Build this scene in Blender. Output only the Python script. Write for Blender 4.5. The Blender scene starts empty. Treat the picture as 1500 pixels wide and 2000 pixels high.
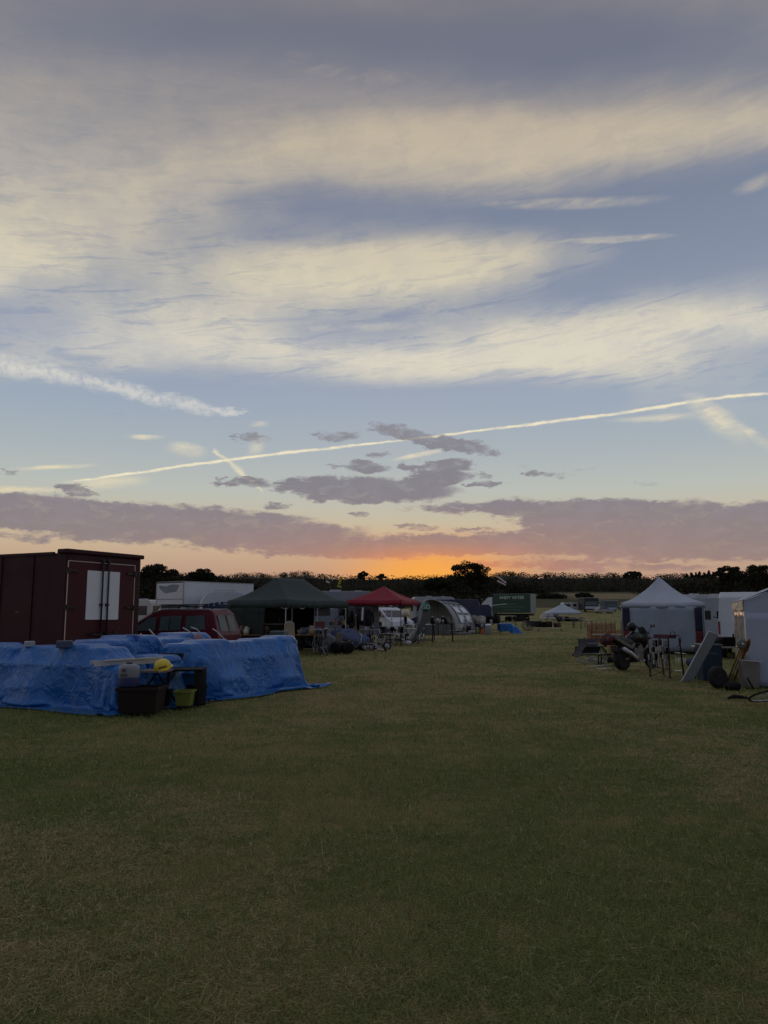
import bpy, bmesh, math, random
import numpy as np
from mathutils import Vector, Matrix, noise as mnoise
R = math.radians
PI = math.pi
random.seed(7)
SC = bpy.context.scene
COL = SC.collection

# ------------------------------------------------------------------ camera
EYE = 1.6
PITCH = math.atan(197/1500.0)
cam_data = bpy.data.cameras.new('camera')
cam = bpy.data.objects.new('camera', cam_data)
COL.objects.link(cam)
cam.location = (0, 0, EYE)
cam.rotation_euler = (PI/2 + PITCH, 0, 0)
cam_data.sensor_fit = 'VERTICAL'
cam_data.sensor_height = 24.0
cam_data.lens = 24.0*1500/2000
cam_data.clip_start = 0.05
cam_data.clip_end = 6000
SC.camera = cam
SC.view_settings.view_transform = 'Standard'
SC.view_settings.look = 'None'
SC.view_settings.exposure = 0
SC.view_settings.gamma = 1

def s2l(c):
    return tuple(((v/255.0)/12.92 if v/255.0 <= 0.04045 else ((v/255.0+0.055)/1.055)**2.4) for v in c)

CP, SP = math.cos(PITCH), math.sin(PITCH)
def ray(px, py):
    """direction of the line of sight for a point of the photograph (1500 x 2000)"""
    a, b = (px-750)/1500.0, (1000-py)/1500.0
    return Vector((a, CP - b*SP, SP + b*CP))
def azel(px, py):
    d = ray(px, py)
    return math.degrees(math.atan2(d.x, d.y)), math.degrees(math.atan2(d.z, math.hypot(d.x, d.y)))
def to_px(az, el):
    d = Vector((math.sin(R(az))*math.cos(R(el)), math.cos(R(az))*math.cos(R(el)), math.sin(R(el))))
    f = d.y*CP + d.z*SP
    u = -d.y*SP + d.z*CP
    return 750 + 1500*d.x/f, 1000 - 1500*u/f

# ------------------------------------------------------------------ world: dusk sky
world = bpy.data.worlds.new('World')
world.use_nodes = True
NT = world.node_tree
NT.nodes.clear()

class G:
    """tiny shader-graph writer"""
    def __init__(s, nt): s.nt = nt
    def n(s, t, **k):
        o = s.nt.nodes.new(t)
        for a, b in k.items(): setattr(o, a, b)
        return o
    def put(s, sock, v):
        if v is None: return
        if isinstance(v, bpy.types.NodeSocket): s.nt.links.new(v, sock)
        else: sock.default_value = v
    def m(s, op, a, b=None, c=None, clamp=False):
        o = s.n('ShaderNodeMath', operation=op, use_clamp=clamp)
        for i, v in enumerate((a, b, c)): s.put(o.inputs[i], v)
        return o.outputs[0]
    def v(s, op, a, b=None, c=None):
        o = s.n('ShaderNodeVectorMath', operation=op)
        if op == 'SCALE':
            s.put(o.inputs[0], a); s.put(o.inputs['Scale'], b)
        else:
            for i, v in enumerate((a, b, c)): s.put(o.inputs[i], v)
        return o.outputs['Value'] if op in ('LENGTH', 'DOT_PRODUCT', 'DISTANCE') else o.outputs[0]
    def comb(s, x, y, z=0.0):
        o = s.n('ShaderNodeCombineXYZ')
        for i, v in enumerate((x, y, z)): s.put(o.inputs[i], v)
        return o.outputs[0]
    def sep(s, v):
        o = s.n('ShaderNodeSeparateXYZ'); s.put(o.inputs[0], v); return o.outputs
    def noise(s, vec, scale, detail=3, rough=0.5, dim='2D', dist=0.0, w=None):
        o = s.n('ShaderNodeTexNoise', noise_dimensions=dim)
        s.put(o.inputs['Vector'], vec)
        o.inputs['Scale'].default_value = scale
        o.inputs['Detail'].default_value = detail
        o.inputs['Roughness'].default_value = rough
        o.inputs['Distortion'].default_value = dist
        return o.outputs
    def ss(s, v, a, b, lo=0.0, hi=1.0, kind='SMOOTHSTEP'):
        o = s.n('ShaderNodeMapRange', interpolation_type=kind)
        for i, x in enumerate((v, a, b, lo, hi)): s.put(o.inputs[i], x)
        return o.outputs[0]
    def mix(s, f, a, b, mode='MIX'):
        o = s.n('ShaderNodeMix', data_type='RGBA', blend_type=mode)
        s.put(o.inputs[0], f)
        for i, v in ((6, a), (7, b)):
            if isinstance(v, (tuple, list)) and len(v) == 3: v = (*v, 1)
            s.put(o.inputs[i], v)
        return o.outputs[2]
    def ramp(s, f, stops, interp='LINEAR'):
        o = s.n('ShaderNodeValToRGB')
        cr = o.color_ramp
        cr.interpolation = interp
        while len(cr.elements) > 1: cr.elements.remove(cr.elements[-1])
        for i, (p, c) in enumerate(stops):
            e = cr.elements[0] if i == 0 else cr.elements.new(p)
            e.position = p
            e.color = (c, c, c, 1) if isinstance(c, (int, float)) else (*c, 1)
        s.put(o.inputs[0], f)
        return o.outputs[0]
    def curve(s, f, pts):
        o = s.n('ShaderNodeFloatCurve')
        cu = o.mapping.curves[0]
        while len(cu.points) > 2: cu.points.remove(cu.points[1])
        cu.points[0].location = pts[0]; cu.points[1].location = pts[-1]
        for p in pts[1:-1]: cu.points.new(*p)
        o.mapping.update()
        s.put(o.inputs['Value'], f)
        return o.outputs[0]

def grid_sample(xs, ys, D, x, y):
    x = min(max(x, xs[0]), xs[-1]); y = min(max(y, ys[0]), ys[-1])
    i = min(max(np.searchsorted(xs, x)-1, 0), len(xs)-2); j = min(max(np.searchsorted(ys, y)-1, 0), len(ys)-2)
    a = (x-xs[i])/(xs[i+1]-xs[i]); b = (y-ys[j])/(ys[j+1]-ys[j])
    return (D[j][i]*(1-a)+D[j][i+1]*a)*(1-b) + (D[j+1][i]*(1-a)+D[j+1][i+1]*a)*b

def build_sky():
    g = G(NT)
    tc = g.n('ShaderNodeTexCoord')
    X, Y, Z = g.sep(tc.outputs['Generated'])
    az = g.m('MULTIPLY', g.m('ARCTAN2', X, Y), 180/PI)
    el = g.m('MULTIPLY', g.m('ARCSINE', Z), 180/PI)
    # cloud wander: long low wisps
    P0 = g.comb(az, el)
    wn = g.noise(g.v('MULTIPLY', P0, (0.055, 0.16, 0)), 1.0, 4, 0.55)
    warp = g.v('SUBTRACT', wn[1], (0.5, 0.5, 0.5))
    PW = g.v('MULTIPLY_ADD', warp, (4.5, 1.7, 0), P0)          # for the cirrus
    fn = g.noise(g.v('MULTIPLY', P0, (0.55, 1.5, 0)), 0.9, 8, 0.68)
    fwarp = g.v('SUBTRACT', fn[1], (0.5, 0.5, 0.5))
    PF = g.v('MULTIPLY_ADD', fwarp, (4.2, 1.15, 0), P0)         # for the low clouds
    PT = g.v('MULTIPLY_ADD', fwarp, (1.2, 0.28, 0), P0)        # for the vapour trails
    # clear-air colours by height, measured up from the tree line
    E = g.m('DIVIDE', el, 90.0, clamp=True)
    def st(e, c): return (e/90.0, s2l(c))
    clear = g.ramp(E, [st(0, (160,134,122)), st(2.6, (184,150,130)), st(4.5, (197,172,144)), st(6.5, (199,186,160)),
                       st(9, (184,189,182)), st(12, (168,179,186)), st(15, (157,171,188)), st(19, (147,160,184)),
                       st(23, (137,149,171)), st(29, (123,134,157)), st(35, (115,122,142)), st(42, (116,117,130)),
                       st(54, (140,145,162)), st(66, (176,180,194)), st(90, (184,188,202))])
    # the deeper blue of clear air straight from the atmosphere model, blended in
    sky = g.n('ShaderNodeTexSky', sky_type='NISHITA', sun_disc=False)
    sky.sun_elevation = R(1.2); sky.sun_rotation = R(1.5); sky.air_density = 1.0; sky.dust_density = 1.5
    nis = g.v('SCALE', sky.outputs[0], 0.12)
    base = g.mix(g.ss(el, 6, 20, 0.0, 0.08), clear, nis)
    # glow where the sun is setting
    sun_az, sun_el = azel(840, 1098)
    da = g.m('SUBTRACT', az, sun_az)
    da2 = g.m('MULTIPLY', da, da)
    gl_w = g.m('EXPONENT', g.m('MULTIPLY', da2, -1/(5.2**2)))
    gl_e = g.ss(el, 7.0, 2.2)
    glow = g.m('MULTIPLY', gl_w, gl_e)
    base = g.mix(g.m('MULTIPLY', glow, 0.97), base, s2l((255,164,58)))
    core = g.m('MULTIPLY', g.m('EXPONENT', g.m('MULTIPLY', da2, -1/(4.6**2))), g.ss(el, 5.2, 2.6))
    base = g.mix(g.m('MULTIPLY', core, 0.8), base, s2l((255,176,62)))
    gl2 = g.m('MULTIPLY', g.m('EXPONENT', g.m('MULTIPLY', da2, -1/(13.0**2))), g.ss(el, 7.5, 2.0))
    base = g.mix(g.m('MULTIPLY', gl2, 0.30), base, s2l((226,160,108)))

    # ---- cirrus: how much of it stands at each bearing and height
    xs = [-150, 0,150,300,450,600,750,900,1050,1200,1350,1500,1650]
    T = {
      -120:[.4,.4,.35,.35,.35,.4,.4,.3,.25,.3,.4,.45,.4],
      0:  [.35,.35,.30,.28,.33,.38,.46,.34,.28,.38,.45,.40,.4],
      50: [.35,.33,.22,.15,.12,.12,.14,.20,.02,.06,.22,.34,.3],
      100:[.4,.38,.34,.28,.25,.25,.10,.10,.00,.06,.15,.22,.2],
      150:[.5,.48,.46,.45,.44,.42,.35,.30,.20,.28,.34,.36,.3],
      200:[.55,.52,.46,.42,.42,.50,.50,.50,.52,.52,.55,.62,.6],
      250:[.56,.53,.46,.44,.50,.66,.92,.92,.88,.92,.86,.80,.8],
      300:[.58,.54,.50,.54,.66,.82,.88,.95,1.0,.88,.55,.22,.2],
      340:[.64,.60,.62,.70,.70,.66,.66,.72,.70,.42,.16,.06,.0],
      380:[.66,.66,.70,.70,.48,.22,.30,.38,.34,.14,.02,.22,.3],
      420:[.7,.70,.70,.58,.38,.20,.14,.12,.04,.0,.0,.08,.1],
      460:[.85,.84,.74,.46,.28,.34,.42,.46,.36,.16,.04,.08,.1],
      500:[1.,.98,.66,.36,.60,.94,1.0,1.0,.66,.12,.04,.12,.1],
      540:[.8,.72,.34,.36,.70,.96,1.0,.86,.28,.04,.10,.28,.2],
      580:[.3,.34,.34,.42,.56,.66,.52,.36,.08,.16,.55,.34,.2],
      620:[.2,.24,.36,.52,.72,.34,.24,.34,.56,.74,.78,.86,.9],
      660:[.3,.30,.44,.66,.80,.34,.36,.68,.92,.94,.62,.30,.3],
      700:[.4,.40,.44,.60,.70,.72,.80,1.0,.98,.86,.42,.14,.1],
      730:[.3,.2,.24,.22,.22,.30,.56,.58,.46,.60,.42,.10,.1],
      760:[.1,.05,.10,.06,.04,.04,.06,.06,.06,.10,.40,.10,.1],
      800:[.0,.0,.0,.0,.0,.0,.0,.0,.0,.06,.34,.08,.1],
      850:[.0,.0,.0,.0,.0,.0,.0,.0,.0,.0,.04,.02,.0],
      1100:[.0]*13}
    ys = sorted(T); D = [T[y] for y in ys]
    _, wel = g.sep(PW)[0:2]
    waz = g.sep(PW)[0]
    e0, e1 = 12.0, 48.0
    te = g.m('DIVIDE', g.m('SUBTRACT', wel, e0), e1-e0, clamp=True)
    cols = [-30 + 5.0*k for k in range(13)]
    ak = g.m('DIVIDE', g.m('SUBTRACT', waz, cols[0]), 5.0)
    acc = None
    for k, a in enumerate(cols):
        stops = []
        for j in range(32):
            e = e0 + (e1-e0)*j/31.0
            x, y = to_px(a, e)
            stops.append((j/31.0, grid_sample(xs, ys, D, x, y)))
        rk = g.ramp(te, stops, 'CARDINAL')
        acc = rk if acc is None else g.mix(g.ss(ak, float(k-1), float(k)), acc, rk)
    dens = acc
    # elsewhere (overhead, to the sides, behind) the same kind of cloud, unplanned
    far = g.m('MAXIMUM', g.ss(g.m('ABSOLUTE', az), 29, 42), g.ss(el, 44, 56))
    gen = g.ss(g.noise(g.v('MULTIPLY', tc.outputs['Generated'], (2.2, 2.2, 6)), 1.0, 5, 0.55, '3D')[0], 0.38, 0.68)
    gen = g.m('MULTIPLY', gen, g.ss(el, 8, 20))
    dens = g.mix(far, dens, gen)
    dens = g.ss(dens, 0.05, 0.97)
    # fibres: fine streaks drawn out along the wind
    rot = g.n('ShaderNodeMapping', vector_type='TEXTURE')
    g.put(rot.inputs['Vector'], PW)
    rot.inputs['Rotation'].default_value = (0, 0, R(7))
    rot.inputs['Scale'].default_value = (6.0, 0.75, 1)
    fib = g.noise(rot.outputs[0], 1.0, 8, 0.68, '2D', 0.4)[0]
    puff = g.noise(PF, 0.5, 5, 0.6)[0]
    fil = g.m('SUBTRACT', 1.0, g.m('MULTIPLY', g.m('ABSOLUTE', g.m('SUBTRACT', fib, 0.5)), 7.0), clamp=True)
    fil = g.m('MULTIPLY', g.m('SUBTRACT', fil, 0.45), g.ss(el, 31, 22, 0.02, 0.26))
    tex = g.m('ADD', fil, g.m('ADD', g.m('MULTIPLY', g.m('SUBTRACT', fib, 0.5), 1.0), g.m('MULTIPLY', g.m('SUBTRACT', puff, 0.5), 0.35)))
    edge = g.m('MULTIPLY', g.m('MULTIPLY', dens, g.m('SUBTRACT', 1.25, dens)), g.ss(el, 24, 37, 2.3, 0.75))
    dens = g.m('MULTIPLY_ADD', tex, edge, dens, clamp=True)

    def blob(P, px, py, rx, ry, tilt=0.0, soft=(1.25, 0.45), amt=1.0):
        """an elliptical wisp centred at one bearing and height (radii and centre given in photo pixels)"""
        a, e = azel(px, py)
        a2, e2 = azel(px+rx*math.cos(R(tilt)), py-rx*math.sin(R(tilt)))
        a3, e3 = azel(px-ry*math.sin(R(tilt)), py-ry*math.cos(R(tilt)))
        L1 = math.hypot(a2-a, e2-e); L2 = math.hypot(a3-a, e3-e)
        mp = g.n('ShaderNodeMapping', vector_type='TEXTURE')
        g.put(mp.inputs['Vector'], P)
        mp.inputs['Location'].default_value = (a, e, 0)
        mp.inputs['Rotation'].default_value = (0, 0, math.atan2(e2-e, a2-a))
        mp.inputs['Scale'].default_value = (L1, L2, 1)
        return g.ss(g.v('LENGTH', mp.outputs[0]), soft[0], soft[1], 0.0, amt)
    def union(vals):
        r = vals[0]
        for v in vals[1:]: r = g.m('MAXIMUM', r, v)
        return r
    # single wisps of cirrus
    wis = [blob(PT, 800, 522, 310, 56, 0, (1.06,.45), .74), blob(PT, 1080, 688, 420, 52, 7, (1.06,.4), .66), blob(PT, 700, 712, 240, 20, -6, (1.15,.3), .66),
           blob(PT, 1100, 398, 190, 13, 3, amt=.42), blob(PT, 1190, 468, 125, 8, 4, amt=.55), blob(PT, 700, 150, 230, 30, -3, (1.3,.2), .35),
           blob(PT, 590, 118, 60, 26, -12, (1.3,.2), .22),
           blob(PT, 1000, 535, 120, 12, 14, amt=.5),
           blob(PT, 560, 520, 190, 24, -2, (1.4,.3), .55), blob(PT, 1395, 812, 70, 24, -35, (1.5,.1), .75),
           blob(PT, 1460, 845, 60, 12, -32, (1.4,.1), .5), blob(PT, 1360, 640, 170, 20, 15, (1.4,.2), .5),
           blob(PT, 1300, 815, 110, 8, 4, (1.4,.1), .5), blob(PT, 1480, 358, 40, 14, 20, (1.5,.1), .4),
           blob(PT, 110, 912, 70, 5, 3, (1.4,.1), .75), blob(PT, 40, 956, 90, 6, 0, (1.4,.1), .7),
           blob(PT, 210, 943, 75, 13, 5, (1.4,.1), .6), blob(PT, 285, 854, 36, 5, 0, (1.4,.1), .8),
           blob(PT, 365, 878, 38, 14, -8, (1.4,.1), .6), blob(PT, 505, 828, 20, 6, 0, (1.4,.1), .5),
           blob(PT, 500, 870, 15, 20, -25, (1.4,.1), .45), blob(PT, 820, 888, 50, 5, 12, (1.3,.2), .7),
           blob(PT, 1250, 655, 240, 16, 9, (1.4,.2), .5), blob(PT, 700, 640, 260, 12, 4, (1.5,.2), .35),
           blob(PT, 250, 540, 170, 30, 25, (1.5,.2), .35)]
    dens = g.m('MAXIMUM', dens, g.m('MULTIPLY', union(wis), g.m('MULTIPLY', g.ss(puff, 0.25, 0.62, 0.55, 1.1), g.ss(fib, 0.3, 0.62, 0.45, 1.15))))
    # colour of the sunlit cirrus by height
    cir = g.ramp(E, [st(0, (240,200,140)), st(9, (246,226,184)), st(14, (240,226,192)), st(19, (230,221,198)), st(24, (226,214,184)),
                     st(29, (212,198,172)), st(34, (204,188,162)), st(38, (176,164,154)), st(42, (148,141,144)), st(54, (170,166,166)), st(66, (200,196,196)), st(90, (202,200,202))])
    col = g.mix(g.m('MULTIPLY', g.m('MULTIPLY', dens, g.ss(puff, .28, .66, .90, 1.0)), 0.82), base, cir)

    # ---- vapour trails
    def trail(pts, wpts, lump, strength, colr, a_in, a_out, Pc):
        pa, pe = g.sep(Pc)[0:2]
        A = [azel(*p) for p in pts]
        amin, amax = A[0][0], A[-1][0]
        emin = min(a[1] for a in A)-1; emax = max(a[1] for a in A)+1
        t = g.m('DIVIDE', g.m('SUBTRACT', pa, amin), amax-amin, clamp=True)
        ec = g.curve(t, [((a-amin)/(amax-amin), (e-emin)/(emax-emin)) for a, e in A])
        ec = g.m('MULTIPLY_ADD', ec, emax-emin, emin)
        w = g.curve(t, wpts)
        d = g.m('DIVIDE', g.m('ABSOLUTE', g.m('SUBTRACT', pe, ec)), w)
        body = g.ss(d, 1.6, 0.1)
        ends = g.m('MULTIPLY', g.ss(pa, amin-0.05, amin+a_in), g.ss(pa, amax+0.05, amax-a_out))
        f = g.m('MULTIPLY', g.m('MULTIPLY', body, ends), g.m('MULTIPLY', lump, strength), clamp=True)
        return f, colr
    lumps = g.ss(fn[0], 0.3, 0.6, 0.55, 1.1)
    lumpb = g.ss(g.noise(P0, 1.7, 5, 0.7)[0], 0.28, 0.62, 0.3, 1.05)
    for f, c in (trail([(118,943),(300,919),(480,894),(780,860),(1050,827),(1200,808),(1320,790),(1400,777),(1520,768)],
                       [(0,.06),(.2,.10),(.5,.08),(.8,.11),(1,.10)], lumps, 0.8, (250,236,200), 2.0, .01, PT),
                 trail([(-120,680),(0,712),(100,728),(200,750),(300,776),(400,797),(482,810)],
                       [(0,.62),(.2,.60),(.4,.50),(.7,.42),(.9,.30),(1,.15)], lumpb, 0.52, (232,226,212), .1, .1, PF),
                 trail([(414,876),(450,905),(480,930),(518,965)], [(0,.10),(.5,.2),(1,.1)], lumps, 0.55, (245,230,190), .3, .6, PT)):
        col = g.mix(f, col, s2l(c))

    # ---- low evening cloud: two banks and the broken pieces above them
    def band(pts, x, y, soft=5.0):
        if x < pts[0][0] or x > pts[-1][0]: return 0.0
        for (xa, ta, ba), (xb, tb, bb) in zip(pts, pts[1:]):
            if xa <= x <= xb:
                f = (x-xa)/(xb-xa); t = ta+(tb-ta)*f; b = ba+(bb-ba)*f
                return min(max(min(y-t, b-y)/(2*soft)+0.5, 0), 1)
        return 0.0
    bands = [[(-400,940,1015),(-100,955,1030),(0,961,1034),(100,968,1041),(200,979,1049),(300,985,1056),(400,990,1068),(500,1002,1080),(600,1011,1088),(660,1030,1092),(720,1046,1091),(800,1049,1088),(880,1042,1086),(960,1044,1084),(1060,1046,1084),(1150,1040,1092),(1250,1040,1096),(1400,1040,1094),(1900,1030,1090)],
             [(830,988,992),(870,984,999),(930,978,1004),(1000,977,1012),(1040,978,1035),(1080,976,1060),(1150,974,1090),(1250,974,1090),(1340,984,1090),(1390,990,1090),(1450,981,1090),(1540,978,1090),(1900,970,1090)],
             [(900,1100,1102),(1000,1093,1110),(1150,1096,1112),(1300,1108,1116),(1330,1112,1114)],
             [(-400,1040,1052),(0,1046,1049),(150,1050,1056),(300,1053,1066)]]
    faz, fel = g.sep(PF)[0:2]
    b0, b1 = 1.5, 11.5
    tb = g.m('DIVIDE', g.m('SUBTRACT', fel, b0), b1-b0, clamp=True)
    bc = [-40 + 4.0*k for k in range(21)]
    bk = g.m('DIVIDE', g.m('SUBTRACT', faz, bc[0]), 4.0)
    acc = None
    for k, a in enumerate(bc):
        stops = []
        for j in range(32):
            x, y = to_px(a, b0 + (b1-b0)*j/31.0)
            stops.append((j/31.0, max(band(b, x, y) for b in bands)))
        rk = g.ramp(tb, stops, 'LINEAR')
        acc = rk if acc is None else g.mix(g.m('SUBTRACT', bk, float(k-1), clamp=True), acc, rk)
    bank = g.m('MULTIPLY', acc, g.ss(g.m('ABSOLUTE', az), 75, 45))
    low = [blob(PF, *q[:5], soft=(1.35, .7), amt=q[5]) for q in (
        (785,846,62,13,-8,.75), (880,866,75,14,-8,.8), (655,853,48,12,-2,.62), (940,884,42,5,-3,.6),
        (705,912,55,11,-3,.75), (480,943,48,11,-2,.75), (590,950,60,14,0,.85), (720,955,165,22,-2,.95), (850,935,60,22,8,.9),
        (690,968,120,14,0,.9), (860,910,68,12,3,.85), (740,886,25,6,0,.5), (938,927,20,6,0,.7), (953,943,34,8,0,.75), (1068,928,40,5,-4,.45),
        (1010,912,25,4,0,.35), (1130,920,40,3,8,.25), (150,959,36,10,-6,.7), (538,988,22,6,0,.7), (700,1006,22,4,0,.6),
        (812,1030,42,6,-4,.7), (495,856,32,10,0,.5), (1262,945,24,6,0,.35), (560,1020,80,4,0,.4), (640,1088,60,4,0,.4), (1280,1108,120,6,0,.6), (920,1035,55,4,0,.5), (10,922,20,5,0,.6), (230,810,22,9,0,.15))]
    lowd = g.m('MAXIMUM', bank, union(low))
    shred = g.ss(fn[0], 0.30, 0.70, -0.28, 0.28)
    lowf = g.ss(g.m('ADD', lowd, g.m('MULTIPLY', shred, g.ss(lowd, 0.02, 0.3))), 0.04, 0.88)
    lowf = g.m('MULTIPLY', lowf, g.ss(puff, 0.15, 0.5, 0.72, 1.0))
    lcol = g.ramp(g.m('DIVIDE', el, 20.0, clamp=True), [(0, s2l((166,134,124))), (3.2/20, s2l((150,129,126))), (5/20, s2l((138,126,129))),
                  (7/20, s2l((134,125,133))), (10/20, s2l((130,125,134))), (16/20, s2l((142,140,148))), (1, s2l((135,140,155)))])
    lcol = g.mix(g.m('MULTIPLY', g.ss(lowf, .75, .15), g.m('MULTIPLY', g.ss(el, 11, 5, 0, .6), g.m('EXPONENT', g.m('MULTIPLY', da2, -1/(14.0**2))))), lcol, s2l((206,150,128)))
    lg = g.m('MULTIPLY', g.m('EXPONENT', g.m('MULTIPLY', da2, -1/(6.2**2))), g.ss(el, 5.6, 2.6))
    lcol = g.mix(lg, lcol, s2l((255,150,66)))
    lg2 = g.m('MULTIPLY', g.m('EXPONENT', g.m('MULTIPLY', da2, -1/(15.0**2))), g.ss(el, 8.5, 2.6))
    lcol = g.mix(g.m('MULTIPLY', lg2, 0.42), lcol, s2l((214,136,102)))
    shade = g.ss(puff, 0.3, 0.7, 0.94, 1.06)
    lcol = g.v('SCALE', lcol, shade)
    col = g.mix(g.m('MULTIPLY', lowf, 0.93), col, lcol)

    # the sky opposite the sunset is duller and bluer; below the horizon there is only ground
    back = g.ss(Y, 0.25, -0.75)
    col = g.mix(g.m('MULTIPLY', back, 0.72), col, s2l((108,115,136)))
    col = g.mix(g.ss(el, 0.4, -1.0), col, s2l((52,52,56)))
    bg = g.n('ShaderNodeBackground')
    g.put(bg.inputs[0], col)
    bg.inputs[1].default_value = 1.0
    out = g.n('ShaderNodeOutputWorld')
    NT.links.new(bg.outputs[0], out.inputs[0])
    world.cycles.sampling_method = 'MANUAL'
    world.cycles.sample_map_resolution = 512
build_sky()
SC.world = world

# the sun has just sunk into the cloud behind the wood: only a weak, wide, orange light is left
sun_data = bpy.data.lights.new('sun', 'SUN')
sun = bpy.data.objects.new('sun', sun_data)
COL.objects.link(sun)
sun_data.energy = 0.12
sun_data.angle = R(12)
sun_data.color = (1.0, 0.55, 0.25)
_sa = R(azel(840, 1098)[0]); _se = R(4.5)
_sd = Vector((math.sin(_sa)*math.cos(_se), math.cos(_sa)*math.cos(_se), math.sin(_se)))
sun.rotation_euler = _sd.to_track_quat('Z', 'Y').to_euler()

# ------------------------------------------------------------------ helpers
def at(px, py, Y):
    d = ray(px, py); t = Y/d.y
    return Vector((d.x*t, Y, EYE + d.z*t))
def zat(py, Y, px=750): return at(px, py, Y).z
def gp(px, py):
    d = ray(px, py); t = EYE/-d.z
    return Vector((d.x*t, d.y*t, 0))
def ground_z(x, y):
    """the field is level near by, then climbs gently towards the wood"""
    if y < 60: z = 0.0
    elif y < 320: z = 1.285e-4*(y-60)**2
    else: z = 8.69 + 0.052*(y-320)
    return z

class MB:
    """collects simple shapes and links them as ONE mesh object"""
    def __init__(s): s.v = []; s.f = []; s.sm = []
    def add(s, vs, fs, smooth=False):
        b = len(s.v); s.v += [tuple(v) for v in vs]
        s.f += [tuple(b+i for i in f) for f in fs]; s.sm += [smooth]*len(fs)
        return s
    def box(s, c, d, rz=0.0, rx=0.0, ry=0.0, taper=1.0):
        M = Matrix.Rotation(rz, 3, 'Z') @ Matrix.Rotation(ry, 3, 'Y') @ Matrix.Rotation(rx, 3, 'X')
        c = Vector(c); vs = []
        for z in (-1, 1):
            k = taper if z > 0 else 1.0
            for x, y in ((-1,-1),(1,-1),(1,1),(-1,1)):
                vs.append(c + M @ Vector((x*d[0]/2*k, y*d[1]/2*k, z*d[2]/2)))
        return s.add(vs, [(3,2,1,0),(4,5,6,7),(0,1,5,4),(1,2,6,5),(2,3,7,6),(3,0,4,7)])
    def bar(s, a, b, w, h=None, up=(0,0,1)):
        a, b = Vector(a), Vector(b); h = h or w
        t = (b-a).normalized(); u = Vector(up)
        if abs(t.dot(u)) > 0.95: u = Vector((1,0,0))
        n = t.cross(u).normalized(); m = n.cross(t)
        vs = [p + n*(i*w/2) + m*(j*h/2) for p in (a, b) for i, j in ((-1,-1),(1,-1),(1,1),(-1,1))]
        return s.add(vs, [(3,2,1,0),(4,5,6,7),(0,1,5,4),(1,2,6,5),(2,3,7,6),(3,0,4,7)])
    def tube(s, pts, r, n=8, closed=False, cap=True):
        pts = [Vector(p) for p in pts]; N = len(pts)
        rs = r if isinstance(r, (list, tuple)) else [r]*N
        vs = []; ref = None
        for i, p in enumerate(pts):
            if closed: t = pts[(i+1) % N]-pts[i-1]
            else: t = pts[min(i+1, N-1)]-pts[max(i-1, 0)]
            t.normalize()
            if ref is None: ref = Vector((0,0,1)) if abs(t.z) < .9 else Vector((1,0,0))
            a = t.cross(ref)
            if a.length < 1e-4: a = t.cross(Vector((0,1,0.1)))
            a.normalize(); b = a.cross(t); ref = b
            ref = -a.cross(t) if False else b
            for k in range(n):
                th = 2*PI*k/n
                vs.append(p + (a*math.cos(th) + b*math.sin(th))*rs[i])
            ref = b
        fs = []
        for i in range(N if closed else N-1):
            j = (i+1) % N
            for k in range(n):
                fs.append((i*n+k, i*n+(k+1) % n, j*n+(k+1) % n, j*n+k))
        if cap and not closed: fs += [tuple(range(n))[::-1], tuple((N-1)*n+k for k in range(n))]
        return s.add(vs, fs, True)
    def cyl(s, a, b, r0, r1=None, n=12): return s.tube([a, b], [r0, r0 if r1 is None else r1], n)
    def lathe(s, prof, c=(0,0,0), n=16, axis='Z', cap=True):
        c = Vector(c); vs = []
        for r, z in prof:
            for k in range(n):
                th = 2*PI*k/n; x, y = r*math.cos(th), r*math.sin(th)
                q = {'Z': (x, y, z), 'Y': (x, z, y), 'X': (z, x, y)}[axis]
                vs.append(c + Vector(q))
        fs = [(i*n+k, i*n+(k+1) % n, (i+1)*n+(k+1) % n, (i+1)*n+k) for i in range(len(prof)-1) for k in range(n)]
        if cap: fs += [tuple(range(n))[::-1], tuple((len(prof)-1)*n+k for k in range(n))]
        return s.add(vs, fs, True)
    def ball(s, c, r, n=12, m=8, squash=(1,1,1)):
        prof = [(math.sin(PI*i/m), -math.cos(PI*i/m)) for i in range(1, m)]
        c = Vector(c); vs = []
        for a, z in prof:
            for k in range(n):
                th = 2*PI*k/n
                vs.append(c + Vector((a*math.cos(th)*r*squash[0], a*math.sin(th)*r*squash[1], z*r*squash[2])))
        M = len(prof)
        vs += [c - Vector((0,0,r*squash[2])), c + Vector((0,0,r*squash[2]))]
        fs = [(i*n+k, i*n+(k+1) % n, (i+1)*n+(k+1) % n, (i+1)*n+k) for i in range(M-1) for k in range(n)]
        fs += [(M*n, (k+1) % n, k) for k in range(n)] + [(M*n+1, (M-1)*n+k, (M-1)*n+(k+1) % n) for k in range(n)]
        return s.add(vs, fs, True)
    def torus(s, c, R0, r, axis='Y', n=28, m=8, M=None):
        c = Vector(c); pts = []
        for k in range(n):
            th = 2*PI*k/n; x, y = R0*math.cos(th), R0*math.sin(th)
            q = Vector({'Z': (x, y, 0), 'Y': (x, 0, y), 'X': (0, x, y)}[axis])
            if M: q = M @ q
            pts.append(c + q)
        return s.tube(pts, r, m, closed=True)
    def prism(s, poly, y0, y1, plane='XZ'):
        """a flat outline given thickness"""
        def q(p, y): return {'XZ': (p[0], y, p[1]), 'YZ': (y, p[0], p[1]), 'XY': (p[0], p[1], y)}[plane]
        n = len(poly)
        vs = [q(p, y0) for p in poly] + [q(p, y1) for p in poly]
        fs = [tuple(range(n))[::-1], tuple(range(n, 2*n))] + [(i, (i+1) % n, n+(i+1) % n, n+i) for i in range(n)]
        return s.add(vs, fs)
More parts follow.
